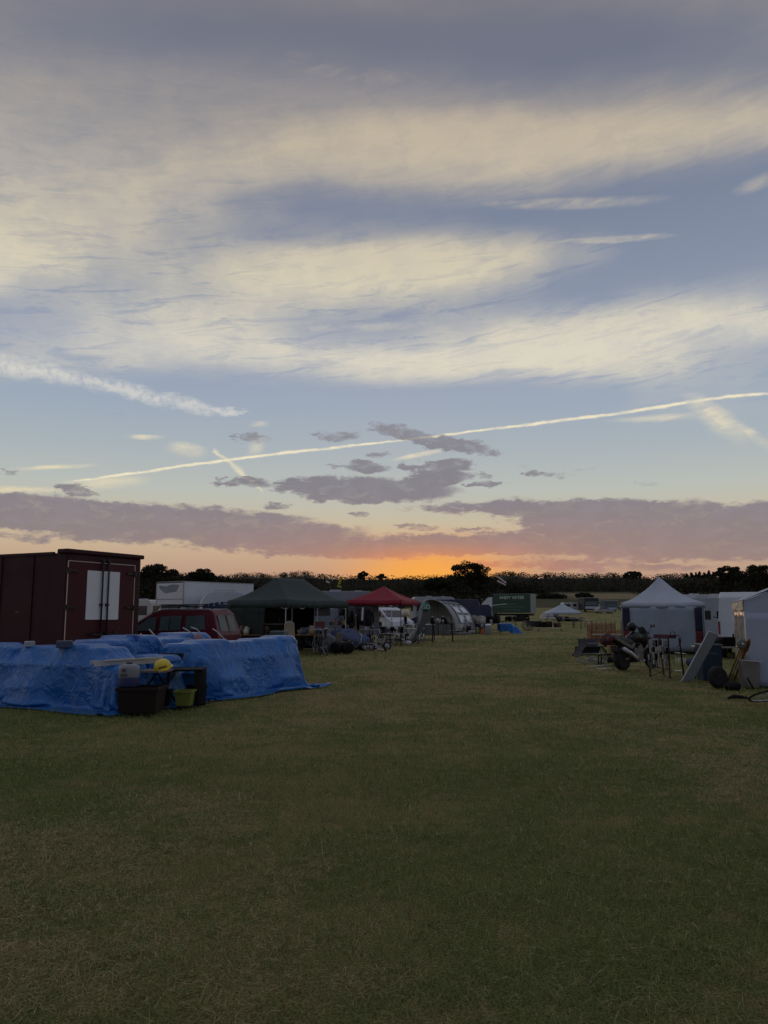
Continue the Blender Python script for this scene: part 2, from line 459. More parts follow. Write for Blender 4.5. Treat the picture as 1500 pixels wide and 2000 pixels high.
    def slab(s, quad, t):
        """a flat polygon in space given thickness t along its normal"""
        q = [Vector(p) for p in quad]; n = (q[1]-q[0]).cross(q[2]-q[0]).normalized()
        k = len(q); vs = q + [p + n*t for p in q]
        fs = [tuple(range(k))[::-1], tuple(range(k, 2*k))] + [(i, (i+1) % k, k+(i+1) % k, k+i) for i in range(k)]
        return s.add(vs, fs)
    def build(s, name, mat, parent=None, bevel=0.0, loc=None, rz=0.0, recalc=True):
        me = bpy.data.meshes.new(name)
        me.from_pydata(s.v, [], s.f)
        me.polygons.foreach_set('use_smooth', s.sm)
        if recalc:
            bm = bmesh.new(); bm.from_mesh(me)
            bmesh.ops.recalc_face_normals(bm, faces=bm.faces)
            if bevel > 0:
                es = [e for e in bm.edges if len(e.link_faces) == 2 and e.calc_face_angle(0) > 0.5]
                bmesh.ops.bevel(bm, geom=es, offset=bevel, segments=2, profile=0.6, affect='EDGES', clamp_overlap=True)
            bm.to_mesh(me); bm.free()
        me.materials.append(mat)
        o = bpy.data.objects.new(name, me)
        COL.objects.link(o)
        if parent: o.parent = parent
        if loc is not None: o.location = loc
        o.rotation_euler[2] = rz
        return o

def tag(o, label=None, cat=None, group=None, kind=None):
    if label: o['label'] = label
    if cat: o['category'] = cat
    if group: o['group'] = group
    if kind: o['kind'] = kind
    return o
def thing(name, label, cat, loc=(0,0,0), rz=0.0, group=None):
    o = bpy.data.objects.new(name, None); COL.objects.link(o)
    o.empty_display_size = 0.2
    o.location = loc; o.rotation_euler = (0, 0, rz)
    return tag(o, label, cat, group)
def copy_thing(root, loc, rz=None, label=None):
    kids = {}
    for o in bpy.data.objects:
        if o.parent: kids.setdefault(o.parent.name, []).append(o)
    def rec(o, par):
        c = o.copy(); COL.objects.link(c); c.parent = par
        for ch in kids.get(o.name, []): rec(ch, c)
        return c
    r = rec(root, None)
    r.location = loc
    if rz is not None: r.rotation_euler[2] = rz
    if label: r['label'] = label
    return r

# ------------------------------------------------------------------ materials
_M = {}
def mat(name, rgb, rough=0.6, var=0.12, scale=3.0, metal=0.0, bump=0.0, bscale=30.0, spec=0.5, dirt=None, trans=0.0):
    """painted, woven or plain surface: base colour (sRGB 0-255) with uneven wear and a little relief"""
    if name in _M: return _M[name]
    m = bpy.data.materials.new(name); m.use_nodes = True
    nt = m.node_tree; g = G(nt)
    b = nt.nodes['Principled BSDF']
    tc = g.n('ShaderNodeTexCoord').outputs['Object']
    n1 = g.noise(tc, scale, 5, 0.6, '3D')[0]
    f = g.ss(n1, 0.3, 0.7, 1-var, 1+var)
    c = g.v('SCALE', s2l(rgb), f)
    if dirt:
        n2 = g.noise(tc, scale*0.6+1.3, 6, 0.7, '3D')[0]
        c = g.mix(g.ss(n2, 0.52, 0.78, 0, 0.7), c, s2l(dirt))
    g.put(b.inputs['Base Color'], c)
    b.inputs['Metallic'].default_value = metal
    b.inputs['Specular IOR Level'].default_value = spec
    g.put(b.inputs['Roughness'], g.ss(n1, 0.3, 0.7, max(rough-0.08, 0.05), min(rough+0.1, 1)))
    if bump > 0:
        bn = g.n('ShaderNodeBump'); bn.inputs['Strength'].default_value = bump; bn.inputs['Distance'].default_value = 0.01
        g.put(bn.inputs['Height'], g.noise(tc, bscale, 4, 0.6, '3D')[0])
        nt.links.new(bn.outputs[0], b.inputs['Normal'])
    if trans > 0:
        tr = g.n('ShaderNodeBsdfTranslucent'); g.put(tr.inputs[0], c)
        mx = g.n('ShaderNodeMixShader'); mx.inputs[0].default_value = trans
        nt.links.new(b.outputs[0], mx.inputs[1]); nt.links.new(tr.outputs[0], mx.inputs[2])
        nt.links.new(mx.outputs[0], nt.nodes['Material Output'].inputs[0])
    _M[name] = m
    return m
def glass(name, rgb=(20,24,28), rough=0.08): return mat(name, rgb, rough, 0.1, 1.5, spec=0.7)

def tarp_mat():
    m = bpy.data.materials.new('blue_polythene'); m.use_nodes = True
    nt = m.node_tree; g = G(nt); b = nt.nodes['Principled BSDF']
    tc = g.n('ShaderNodeTexCoord').outputs['Object']
    n1 = g.noise(tc, 1.6, 5, 0.6, '3D')[0]
    g.put(b.inputs['Base Color'], g.mix(g.ss(g.noise(tc, 3.3, 6, 0.7, '3D')[0], 0.5, 0.75, 0, .35), g.mix(g.ss(n1, 0.3, 0.7), s2l((2,90,164)), s2l((14,108,186))), s2l((52,92,130))))
    b.inputs['Roughness'].default_value = 0.34
    b.inputs['Specular IOR Level'].default_value = 0.55
    # creases from folding plus fine crumple
    w = g.v('MULTIPLY_ADD', g.noise(tc, 1.5, 3, 0.5, '3D')[1], (0.7,0.7,0.7), tc)
    vo = g.n('ShaderNodeTexVoronoi', feature='DISTANCE_TO_EDGE'); g.put(vo.inputs['Vector'], w); vo.inputs['Scale'].default_value = 4.5
    c1 = g.ss(vo.outputs[0], 0.0, 0.12)
    vo2 = g.n('ShaderNodeTexVoronoi', feature='DISTANCE_TO_EDGE'); g.put(vo2.inputs['Vector'], w); vo2.inputs['Scale'].default_value = 13
    c2 = g.ss(vo2.outputs[0], 0.0, 0.18)
    def ridge(sc, d):
        q = g.noise(w, sc, d, 0.5, '3D', 0.6)[0]
        return g.m('ABSOLUTE', g.m('SUBTRACT', q, 0.5))
    wv = g.v('MULTIPLY', w, (3.2, 3.2, 0.7)); rv = g.m('ABSOLUTE', g.m('SUBTRACT', g.noise(wv, 1.0, 3, 0.5, '3D', 0.5)[0], 0.5))
    r1 = ridge(2.2, 2); r2 = ridge(5.5, 2); r3 = ridge(15, 3)
    cr = g.m('ADD', g.m('ADD', g.m('MULTIPLY', r1, 2.2), g.m('MULTIPLY', rv, 3.0)), g.m('ADD', g.m('MULTIPLY', r2, 1.5), g.m('ADD', g.m('MULTIPLY', r3, 0.5), g.m('MULTIPLY', c1, 0.07))))
    bn = g.n('ShaderNodeBump'); bn.inputs['Strength'].default_value = 0.55; bn.inputs['Distance'].default_value = 0.045
    g.put(bn.inputs['Height'], cr); nt.links.new(bn.outputs[0], b.inputs['Normal'])
    tr = g.n('ShaderNodeBsdfTranslucent'); tr.inputs[0].default_value = (*s2l((20,90,170)), 1)
    mx = g.n('ShaderNodeMixShader'); mx.inputs[0].default_value = 0.12
    nt.links.new(b.outputs[0], mx.inputs[1]); nt.links.new(tr.outputs[0], mx.inputs[2])
    nt.links.new(mx.outputs[0], nt.nodes['Material Output'].inputs[0])
    return m
TARP = tarp_mat()

def netting_mat(name, rgb, cell, open_frac):
    """woven net: holes cut by a regular pattern"""
    m = bpy.data.materials.new(name); m.use_nodes = True
    nt = m.node_tree; g = G(nt); b = nt.nodes['Principled BSDF']
    tc = g.n('ShaderNodeTexCoord').outputs['Object']
    x, y, z = g.sep(tc)
    s = g.m('ADD', x, y)
    fx = g.m('FRACT', g.m('DIVIDE', s, cell)); fz = g.m('FRACT', g.m('DIVIDE', z, cell*0.75))
    hole = g.m('MULTIPLY', g.m('LESS_THAN', fx, open_frac), g.m('LESS_THAN', fz, open_frac))
    b.inputs['Base Color'].default_value = (*s2l(rgb), 1); b.inputs['Roughness'].default_value = 0.6
    t = g.n('ShaderNodeBsdfTransparent'); mx = g.n('ShaderNodeMixShader')
    g.put(mx.inputs[0], hole); nt.links.new(b.outputs[0], mx.inputs[1]); nt.links.new(t.outputs[0], mx.inputs[2])
    nt.links.new(mx.outputs[0], nt.nodes['Material Output'].inputs[0])
    return m

BLACK = mat('black_plastic', (20,20,23), 0.5)
RUBBER = mat('tyre_rubber', (18,18,19), 0.85, bump=0.3)
STEEL = mat('dull_steel', (140,143,148), 0.4, 0.15, 6, metal=0.3)
ALU = mat('aluminium', (190,192,196), 0.35, 0.08, 6, metal=0.4)
DARKM = mat('dark_metal', (38,36,40), 0.5, 0.2, 8, metal=0.4, dirt=(70,45,30))
WHITEP = mat('white_paint', (205,207,210), 0.4, 0.05, 1.2, dirt=(160,160,155))
CREAM = mat('cream_paint', (190,182,165), 0.5, 0.06)
WOOD = mat('worn_wood', (120,88,56), 0.7, 0.25, 4, bump=0.3)
GLASS = glass('dark_glass')
GLASSL = glass('pale_glass', (70,84,88), 0.12)
POLE = mat('pole_white', (190,192,196), 0.4)

# text lettering as real thin letters
def letters(txt, size, material, parent, loc, rot, depth=0.004, name='lettering', align='CENTER', squeeze=1.0, shear=0.0):
    cu = bpy.data.curves.new(name, 'FONT'); cu.body = txt; cu.size = size; cu.extrude = depth/2
    cu.align_x = align; cu.align_y = 'CENTER'; cu.shear = shear; cu.resolution_u = 3
    to = bpy.data.objects.new('tmp_text', cu); COL.objects.link(to)
    dg = bpy.context.evaluated_depsgraph_get()
    me = bpy.data.meshes.new_from_object(to.evaluated_get(dg))
    bpy.data.objects.remove(to); bpy.data.curves.remove(cu)
    me.name = name
    me.materials.clear(); me.materials.append(material)
    o = bpy.data.objects.new(name, me); COL.objects.link(o)
    o.parent = parent; o.location = loc; o.rotation_euler = rot; o.scale = (squeeze, 1, 1)
    return o

# ------------------------------------------------------------------ ground
def patch_color(g, pos, fine=None):
    """worn summer turf: green growth, straw-coloured thatch and bare brown, by place in the field"""
    big = g.noise(pos, 0.33, 4, 0.6, '2D')[0]
    mid = g.noise(g.v('ADD', pos, (31.0, 7.0, 0.0)), 1.15, 4, 0.6, '2D')[0]
    sm = g.noise(g.v('ADD', pos, (3.0, 17.0, 0.0)), 4.2, 4, 0.65, '2D')[0]
    k = g.m('ADD', g.m('MULTIPLY', big, 0.5), g.m('ADD', g.m('MULTIPLY', mid, 0.5), g.m('MULTIPLY', sm, 0.35)))
    return g.ss(k, 0.59, 0.76)

def ground_mat():
    m = bpy.data.materials.new('turf'); m.use_nodes = True
    nt = m.node_tree; g = G(nt); b = nt.nodes['Principled BSDF']
    pos = g.n('ShaderNodeNewGeometry').outputs['Position']
    k = patch_color(g, pos)
    lx, ly, lz = g.sep(pos)
    lane = g.m('EXPONENT', g.m('MULTIPLY', g.m('POWER', g.m('ABSOLUTE', g.m('SUBTRACT', lx, g.m('MULTIPLY', ly, .04))), 2.0), -.12))
    k = g.m('ADD', k, g.m('MULTIPLY', lane, .28), clamp=True)
    fine = g.noise(pos, 26, 5, 0.75, '2D')[0]
    fine2 = g.noise(g.v('MULTIPLY', pos, (1, .35, 1)), 5.0, 5, 0.7, '2D')[0]
    green = s2l((100,108,60)); straw = s2l((142,128,88)); brown = s2l((108,90,64))
    c = g.mix(k, green, straw)
    c = g.mix(g.ss(fine, 0.55, 0.75, 0, 0.6), c, brown)
    c = g.mix(g.ss(fine2, 0.55, 0.75, 0, 0.35), c, s2l((120,114,80)))
    clump_shade = g.noise(pos, 70, 4, 0.7, '2D')[0]
    c = g.v('SCALE', c, g.ss(clump_shade, 0.36, 0.64, 0.45, 1.45))  # shade between grass clumps painted into the turf as fine noise
    # pale stubble field and darker pasture up the slope
    x, y, z = g.sep(pos)
    wob = g.noise(pos, 0.02, 3, 0.5, '2D')[0]
    yy = g.m('ADD', y, g.m('MULTIPLY', wob, 40.0))
    xx = g.m('MULTIPLY', g.ss(x, 66, 80), g.ss(x, 128, 112))
    st_ = g.m('MULTIPLY', g.m('MULTIPLY', g.ss(yy, 296, 300), g.ss(yy, 356, 350)), xx)
    c = g.mix(g.ss(yy, 225, 235, 0, 0.85), c, s2l((50,52,38)))
    c = g.mix(st_, c, s2l((120,106,82)))
    g.put(b.inputs['Base Color'], c)
    b.inputs['Roughness'].default_value = 0.95; b.inputs['Specular IOR Level'].default_value = 0.1
    bn = g.n('ShaderNodeBump'); bn.inputs['Strength'].default_value = 0.9; bn.inputs['Distance'].default_value = 0.05
    g.put(bn.inputs['Height'], g.m('ADD', fine, fine2)); nt.links.new(bn.outputs[0], b.inputs['Normal'])
    return m

def build_ground():
    ys = [-60,-30,-12,-4] + [2+0.5*i for i in range(36)] + [20+2*i for i in range(20)] + [60+5*i for i in range(30)] + [210+20*i for i in range(25)] + [800,1000,1400,2000,3000]
    xs = [-2500,-1500,-900,-500,-300,-200,-140,-100,-70,-50,-36,-26] + [-20+0.5*i for i in range(81)] + [26,36,50,70,100,140,200,300,500,900,1500,2500]
    vs = []
    for y in ys:
        for x in xs:
            z = ground_z(x, y)
            if y > 480: z = ground_z(x, 480) + (y-480)*0.004
            if y < 60 and abs(x) < 22: z += 0.025*(mnoise.noise(Vector((x*.45, y*.45, 1)))) + 0.012*mnoise.noise(Vector((x*1.5, y*1.5, 4))) - .02
            if y > 200: z += 1.5*mnoise.noise(Vector((x*.008, y*.008, 2)))*min((y-200)/100, 1)
            vs.append((x, y, z))
    nx = len(xs)
    fs = [(j*nx+i, j*nx+i+1, (j+1)*nx+i+1, (j+1)*nx+i) for j in range(len(ys)-1) for i in range(nx-1)]
    mb = MB(); mb.add(vs, fs, True)
    o = mb.build('ground', ground_mat(), recalc=False)
    tag(o, kind='structure')
build_ground()

# ------------------------------------------------------------------ grass blades
def blade_mat():
    m = bpy.data.materials.new('grass_blades'); m.use_nodes = True
    nt = m.node_tree; g = G(nt); b = nt.nodes['Principled BSDF']
    pos = g.n('ShaderNodeNewGeometry').outputs['Position']
    k = patch_color(g, pos)
    at_ = g.n('ShaderNodeAttribute', attribute_name='rnd'); rnd = at_.outputs['Fac']
    dry = g.n('ShaderNodeAttribute', attribute_name='dry').outputs['Fac']
    c = g.mix(rnd, s2l((82,98,50)), s2l((132,142,82)))
    d = g.mix(rnd, s2l((126,112,76)), s2l((188,176,132)))
    c = g.mix(dry, c, d)
    g.put(b.inputs['Base Color'], c); b.inputs['Roughness'].default_value = 0.75; b.inputs['Specular IOR Level'].default_value = 0.25
    tr = g.n('ShaderNodeBsdfTranslucent'); g.put(tr.inputs[0], c)
    mx = g.n('ShaderNodeMixShader'); mx.inputs[0].default_value = 0.3
    nt.links.new(b.outputs[0], mx.inputs[1]); nt.links.new(tr.outputs[0], mx.inputs[2])
    nt.links.new(mx.outputs[0], nt.nodes['Material Output'].inputs[0])
    return m

def vnoise(x, y, s, seed):
    """smooth value noise for numpy arrays"""
    x = x*s; y = y*s
    xi = np.floor(x).astype(np.int64); yi = np.floor(y).astype(np.int64)
    fx = x-xi; fy = y-yi; fx = fx*fx*(3-2*fx); fy = fy*fy*(3-2*fy)
    def h(a, b):
        n = (a*374761393 + b*668265263 + seed*1442695041) & 0x7fffffff
        n = ((n ^ (n >> 13))*1274126177) & 0x7fffffff
        return ((n ^ (n >> 16)) & 0xffff)/65535.0
    return (h(xi,yi)*(1-fx)+h(xi+1,yi)*fx)*(1-fy) + (h(xi,yi+1)*(1-fx)+h(xi+1,yi+1)*fx)*fy

def build_grass():
    rs = np.random.RandomState(3)
    X = []; Y = []
    # denser near the viewer, thinning with distance
    for y0, y1, dens in ((2.2,4.0,7200),(4,6,5200),(6,9,2900),(9,13,1500),(13,20,560),(20,32,180),(32,50,60)):
        w0 = y1*0.56+1.2
        n = int((y1-y0)*2*w0*dens)
        X.append(rs.uniform(-w0, w0, n)); Y.append(rs.uniform(y0, y1, n))
    X = np.concatenate(X); Y = np.concatenate(Y)
    dist = np.hypot(X, Y)
    p = 0.5*vnoise(X, Y, .5, 1) + 0.3*vnoise(X, Y, 1.7, 2) + 0.2*vnoise(X, Y, 5.0, 3)
    tuft = 0.6*vnoise(X, Y, 2.2, 5) + 0.4*vnoise(X, Y, 8.0, 6)
    keep = rs.rand(len(X)) < (0.45 + 0.75*tuft)
    X, Y, dist, p, tuft = X[keep], Y[keep], dist[keep], p[keep], tuft[keep]
    n = len(X)
    dry = (rs.rand(n) < np.clip((p-0.37)*2.3, 0.10, 0.78)).astype(np.float32)
    flat = rs.rand(n) < (0.12 + 0.62*dry)
    L = rs.gamma(4.0, 0.0088, n) + 0.016
    L *= (0.75 + 0.7*tuft)
    L = np.where(flat, L*1.12, L)
    L = np.minimum(L, 0.13)
    L *= 1 + 0.35*np.clip((dist-8)/25, 0, 1)
    W = (0.0013 + 0.0014*rs.rand(n))*(1 + np.clip(dist-3, 0, 60)/4.2)
    th = rs.uniform(0, 2*PI, n)
    el = np.where(flat, rs.uniform(0.02, 0.30, n), rs.uniform(0.5, 1.4, n))
    bend = rs.uniform(0.1, 0.8, n)
    dx, dy = np.cos(th), np.sin(th)
    sx, sy = -dy, dx                          # across the blade
    z0 = np.where(flat, rs.uniform(0.0, 0.022, n), -0.008)
    # ground relief matches the sheet closely enough
    vs = np.zeros((n, 5, 3), np.float32)
    for j, (t, wf) in enumerate(((0, 1.0), (0, 1.0), (0.55, 0.75), (0.55, 0.75), (1.0, 0.0))):
        e = el - bend*t*0.9
        e = np.where(flat, el - 0.35*t, e)
        r = L*t*np.cos(np.maximum(e, 0.02)); h = L*t*np.sin(e)
        sgn = (-1, 1, 1, -1, 0)[j]
        vs[:, j, 0] = X + dx*r + sx*W*0.5*wf*sgn
        vs[:, j, 1] = Y + dy*r + sy*W*0.5*wf*sgn
        vs[:, j, 2] = np.maximum(z0 + h, -0.01)
    idx = (np.arange(n)*5)[:, None]
    quads = idx + np.array([0,1,2,3]); tris = idx + np.array([3,2,4])
    me = bpy.data.meshes.new('grass')
    me.vertices.add(n*5); me.vertices.foreach_set('co', vs.reshape(-1))
    loops = np.concatenate([quads.reshape(-1), tris.reshape(-1)]).astype(np.int32)
    me.loops.add(len(loops)); me.loops.foreach_set('vertex_index', loops)
    starts = np.concatenate([np.arange(n)*4, n*4 + np.arange(n)*3]).astype(np.int32)
    me.polygons.add(2*n); me.polygons.foreach_set('loop_start', starts)
    me.update(calc_edges=True)
    a = me.attributes.new('rnd', 'FLOAT', 'POINT'); a.data.foreach_set('value', np.repeat(rs.rand(n).astype(np.float32), 5))
    a = me.attributes.new('dry', 'FLOAT', 'POINT'); a.data.foreach_set('value', np.repeat(dry, 5).astype(np.float32))
    me.materials.append(blade_mat())
    o = bpy.data.objects.new('grass', me); COL.objects.link(o)
    tag(o, 'short trampled field grass with straw lying in it', 'grass', kind='stuff')
build_grass()

# ------------------------------------------------------------------ woods and trees
def leaf_mat(name, rgb):
    m = mat(name, rgb, 0.8, 0.3, 0.15, spec=0.1); return m
LEAF = leaf_mat('dark_foliage', (50,48,38)); LEAF2 = leaf_mat('near_foliage', (52,54,40)); BARK = mat('bark', (62,50,40), 0.9, 0.2, 2)
def leaf_cloud(rs, blobs, size, per):
    """many leaf-sized facets scattered through a set of ellipsoid boughs"""
    V = []
    for (cx, cy, cz, rx, ry, rz) in blobs:
        n = int(per)
        d = rs.normal(size=(n, 3)); d /= np.linalg.norm(d, axis=1)[:, None]
        r = rs.rand(n)**0.3
        c = np.array([cx, cy, cz]) + d*r[:, None]*np.array([rx, ry, rz])
        a = rs.normal(size=(n, 3)); a /= np.linalg.norm(a, axis=1)[:, None]
        b = np.cross(a, rs.normal(size=(n, 3))); b /= np.linalg.norm(b, axis=1)[:, None]
        s = size*rs.uniform(0.5, 1.3, n)[:, None]
        V.append(np.stack([c-a*s, c+b*s*.7, c+a*s, c-b*s*.6], 1))
    return np.concatenate(V).reshape(-1, 3)
def quads_object(name, V, material, parent=None):
    n = len(V)//4
    me = bpy.data.meshes.new(name)
    me.vertices.add(len(V)); me.vertices.foreach_set('co', V.astype(np.float32).reshape(-1))
    me.loops.add(n*4); me.loops.foreach_set('vertex_index', np.arange(n*4, dtype=np.int32))
    me.polygons.add(n); me.polygons.foreach_set('loop_start', (np.arange(n)*4).astype(np.int32))
    me.update(calc_edges=True); me.materials.append(material)
    o = bpy.data.objects.new(name, me); COL.objects.link(o)
    if parent: o.parent = parent
    return o

def tree(px, top_py, wpx, Y, label, seed, open_=1.0, name='oak_tree', foot=None):
    """broad field tree: trunk, limbs and a ragged crown; px / top / width are where it stands in the view"""
    rs = np.random.RandomState(seed)
    base = at(px, 1150, Y); gz = ground_z(base.x, Y)
    top = zat(top_py, Y, px); H = top-gz; Rr = wpx/1500*Y/2
    t = thing(name, label, 'tree', (base.x, Y, gz))
    tr = MB(); lim = []
    tr.tube([(0,0,-.3),(0.1,0,H*.25),(-.1,.1,H*.5),(0,0,H*.7)], [H*.035,H*.028,H*.02,H*.01], 8)
    blobs = []
    for k in range(int(26*open_)+8):
        a = rs.uniform(0, 2*PI); rr = Rr*math.sqrt(rs.uniform(0.02, 1))*.84
        q0 = Rr*.17; dome = math.sqrt(max(1-(rr/Rr)**2, 0.0))
        hz = H - q0 - (H*.42)*(1-dome) - rs.uniform(0, 1)**2*H*.34
        c = (rr*math.cos(a), rr*math.sin(a), hz)
        tr.tube([(0,0,H*rs.uniform(.22,.5)), (c[0]*.5, c[1]*.5, hz*.8), c], [H*.014, H*.009, H*.004], 5)
        q = Rr*rs.uniform(.17, .30)
        blobs.append((*c, q, q, q*.62))
    tr.build('trunk', BARK, t)
    quads_object('crown', leaf_cloud(rs, blobs, Y*0.0009+.06, 190), LEAF2, t)
    return t

def build_wood():
    rs = np.random.RandomState(11)
    sky_line = [(-900,1116),(-300,1118),(150,1116),(260,1116),(330,1118),(430,1121),(480,1117),(540,1119),(600,1114),(640,1121),(690,1126),(730,1126),(770,1130),(800,1127),(830,1126),(870,1120),
                (950,1119),(980,1114),(1010,1115),(1045,1121),(1080,1116),(1110,1119),(1160,1119),(1195,1117),(1225,1124),(1258,1127),(1290,1120),(1330,1118),(1360,1124),(1400,1122),(1500,1120),(1800,1116),(2400,1118)]
    def line(px):
        for (a, ya), (b, yb) in zip(sky_line, sky_line[1:]):
            if a <= px <= b: return ya + (yb-ya)*(px-a)/(b-a)
        return 1120
    blobs = []
    for row, (Y, dy, n) in enumerate(((520, 0, 460), (470, 12, 280), (430, 20, 240), (400, 28, 220))):
        for k in range(n):
            px = -700 + 3000*(k + rs.uniform(-.45, .45))/n
            y_ = Y + rs.uniform(-14, 14)
            topz = zat(line(px) + dy + rs.uniform(-1.0, 3.0)*(1 if row == 0 else 2.2), y_, px)
            b = at(px, 1150, y_)
            gz = ground_z(b.x, min(y_, 480))
            r = rs.uniform(2.6, 8.0)
            h = max(topz-gz, 5)
            blobs.append((b.x, y_, topz-r*.62, r, r, r*.66))
            blobs.append((b.x+rs.uniform(-3,3), y_-2, topz-r*1.5, r*1.1, r, r*.9))
            if h > 14: blobs.append((b.x, y_-2, topz-r*2.4, r*1.1, r, r*1.1))
            if row == 3: blobs.append((b.x, y_-5, gz+4, r*1.1, r*.8, 4.4))
    # nearer copse and hedge that run down behind the parked vans and round the lone oak
    for Y, n, pts in ((345, 90, [(780,1150),(830,1140),(870,1128),(960,1130),(1000,1138),(1050,1146),(1075,1160)]),
                      (300, 70, [(560,1158),(700,1160),(850,1152),(920,1150),(1000,1158),(1060,1168)]),
                      (240, 60, [(180,1122),(330,1120),(420,1127),(520,1140),(600,1150)]),
                      (215, 90, [(-400,1130),(100,1130),(260,1132),(350,1140),(480,1152),(700,1163),(860,1162),(1010,1170)]),
                      (330, 80, [(1250,1150),(1330,1140),(1400,1128),(1500,1122),(1900,1120)]),
                      (260, 60, [(1290,1168),(1380,1160),(1500,1150),(1900,1140)])):
        p0, p1 = pts[0][0], pts[-1][0]
        for k in range(n):
            px = p0 + (p1-p0)*(k+rs.uniform(-.5,.5))/n
            yy = np.interp(px, [a for a, _ in pts], [b for _, b in pts]) + rs.uniform(-2.5, 3)
            y_ = Y + rs.uniform(-9, 9); tz = zat(yy, y_, px); b = at(px, 1150, y_); gz = ground_z(b.x, y_)
            r = rs.uniform(.75, 1.25)*Y*.0125
            z = tz - r*.6
            while z > gz - r:
                blobs.append((b.x + rs.uniform(-1,1), y_ + rs.uniform(-1,1), z, r*1.1, r, r*.75)); z -= r*1.0
    quads_object('woodland', leaf_cloud(rs, blobs, 0.42, 150), LEAF)
    o = bpy.data.objects['woodland']; tag(o, 'long dark wood along the ridge behind the field', 'woodland', kind='stuff')
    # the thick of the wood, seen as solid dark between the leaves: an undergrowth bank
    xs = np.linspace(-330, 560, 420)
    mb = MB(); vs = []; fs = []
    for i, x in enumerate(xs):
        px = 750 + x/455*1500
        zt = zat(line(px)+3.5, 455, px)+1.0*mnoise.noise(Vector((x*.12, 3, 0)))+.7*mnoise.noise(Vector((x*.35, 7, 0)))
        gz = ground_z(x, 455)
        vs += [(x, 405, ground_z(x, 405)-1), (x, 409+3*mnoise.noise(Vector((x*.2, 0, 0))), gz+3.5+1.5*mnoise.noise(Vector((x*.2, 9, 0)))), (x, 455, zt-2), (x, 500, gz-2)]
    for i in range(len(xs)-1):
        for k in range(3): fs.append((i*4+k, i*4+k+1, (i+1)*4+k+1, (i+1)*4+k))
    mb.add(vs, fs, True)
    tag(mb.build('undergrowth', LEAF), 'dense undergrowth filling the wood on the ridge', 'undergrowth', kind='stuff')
build_wood()

tree(305, 1096, 84, 190, 'dark spreading oak behind the white box lorry roof at left', 21, 1.3)
tree(397, 1107, 62, 230, 'thin-topped tree rising from the wood above the white box lorry', 22, 0.8)
tree(918, 1094, 84, 300, 'tall lone oak with sky showing through its crown, right of the setting sun', 23, 1.2)
tree(858, 1124, 60, 280, 'low rounded tree at the left foot of the lone oak', 24, 1.2)
tree(709, 1114, 24, 430, 'small round tree standing clear of the skyline above the red gazebo', 25, 0.5)
tree(745, 1120, 20, 430, 'smaller of two little trees on the skyline above the red gazebo', 26, 0.5)
tree(1236, 1113, 36, 420, 'domed tree on the skyline left of the white pointed gazebo', 27, 0.8)
tree(1425, 1101, 58, 210, 'feathery tree above the white van, left of its larger neighbour', 28, 1.1)
tree(1478, 1099, 74, 200, 'large dark tree at the right edge above the white marquee', 29, 1.3)
tree(1140, 1157, 34, 270, 'small dark tree standing before the pale stubble field', 30, 0.9)
tree(1075, 1158, 60, 290, 'low hedge tree beside the green lorry and pale field', 31, 0.9)
# a short file of conifers on the ridge
def spruce(px, top, Y, label, seed):
    rs = np.random.RandomState(seed)
    b = at(px, 1150, Y); gz = ground_z(b.x, Y); H = zat(top, Y, px)-gz
    t = thing('spruce_tree', label, 'tree', (b.x, Y, gz), group='spruces on the ridge')
    MB().cyl((0,0,0), (0,0,H*.97), .2, .05, 6).build('trunk', BARK, t)
    bl = []
    for k in range(9):
        f = k/9; r = 2.6*(1-f)+.25
        bl.append((rs.uniform(-.3,.3), 0, H*(.42+.55*f), r, r, .9))
    quads_object('crown', leaf_cloud(rs, bl, .7, 26), LEAF, t)
for i, (px, tp) in enumerate(((1343,1121),(1352,1118),(1361,1119),(1368,1116),(1377,1118),(1386,1113),(1395,1117))):
    spruce(px, tp, 460, 'one of several short pointed spruces in a row on the right skyline', 60+i)

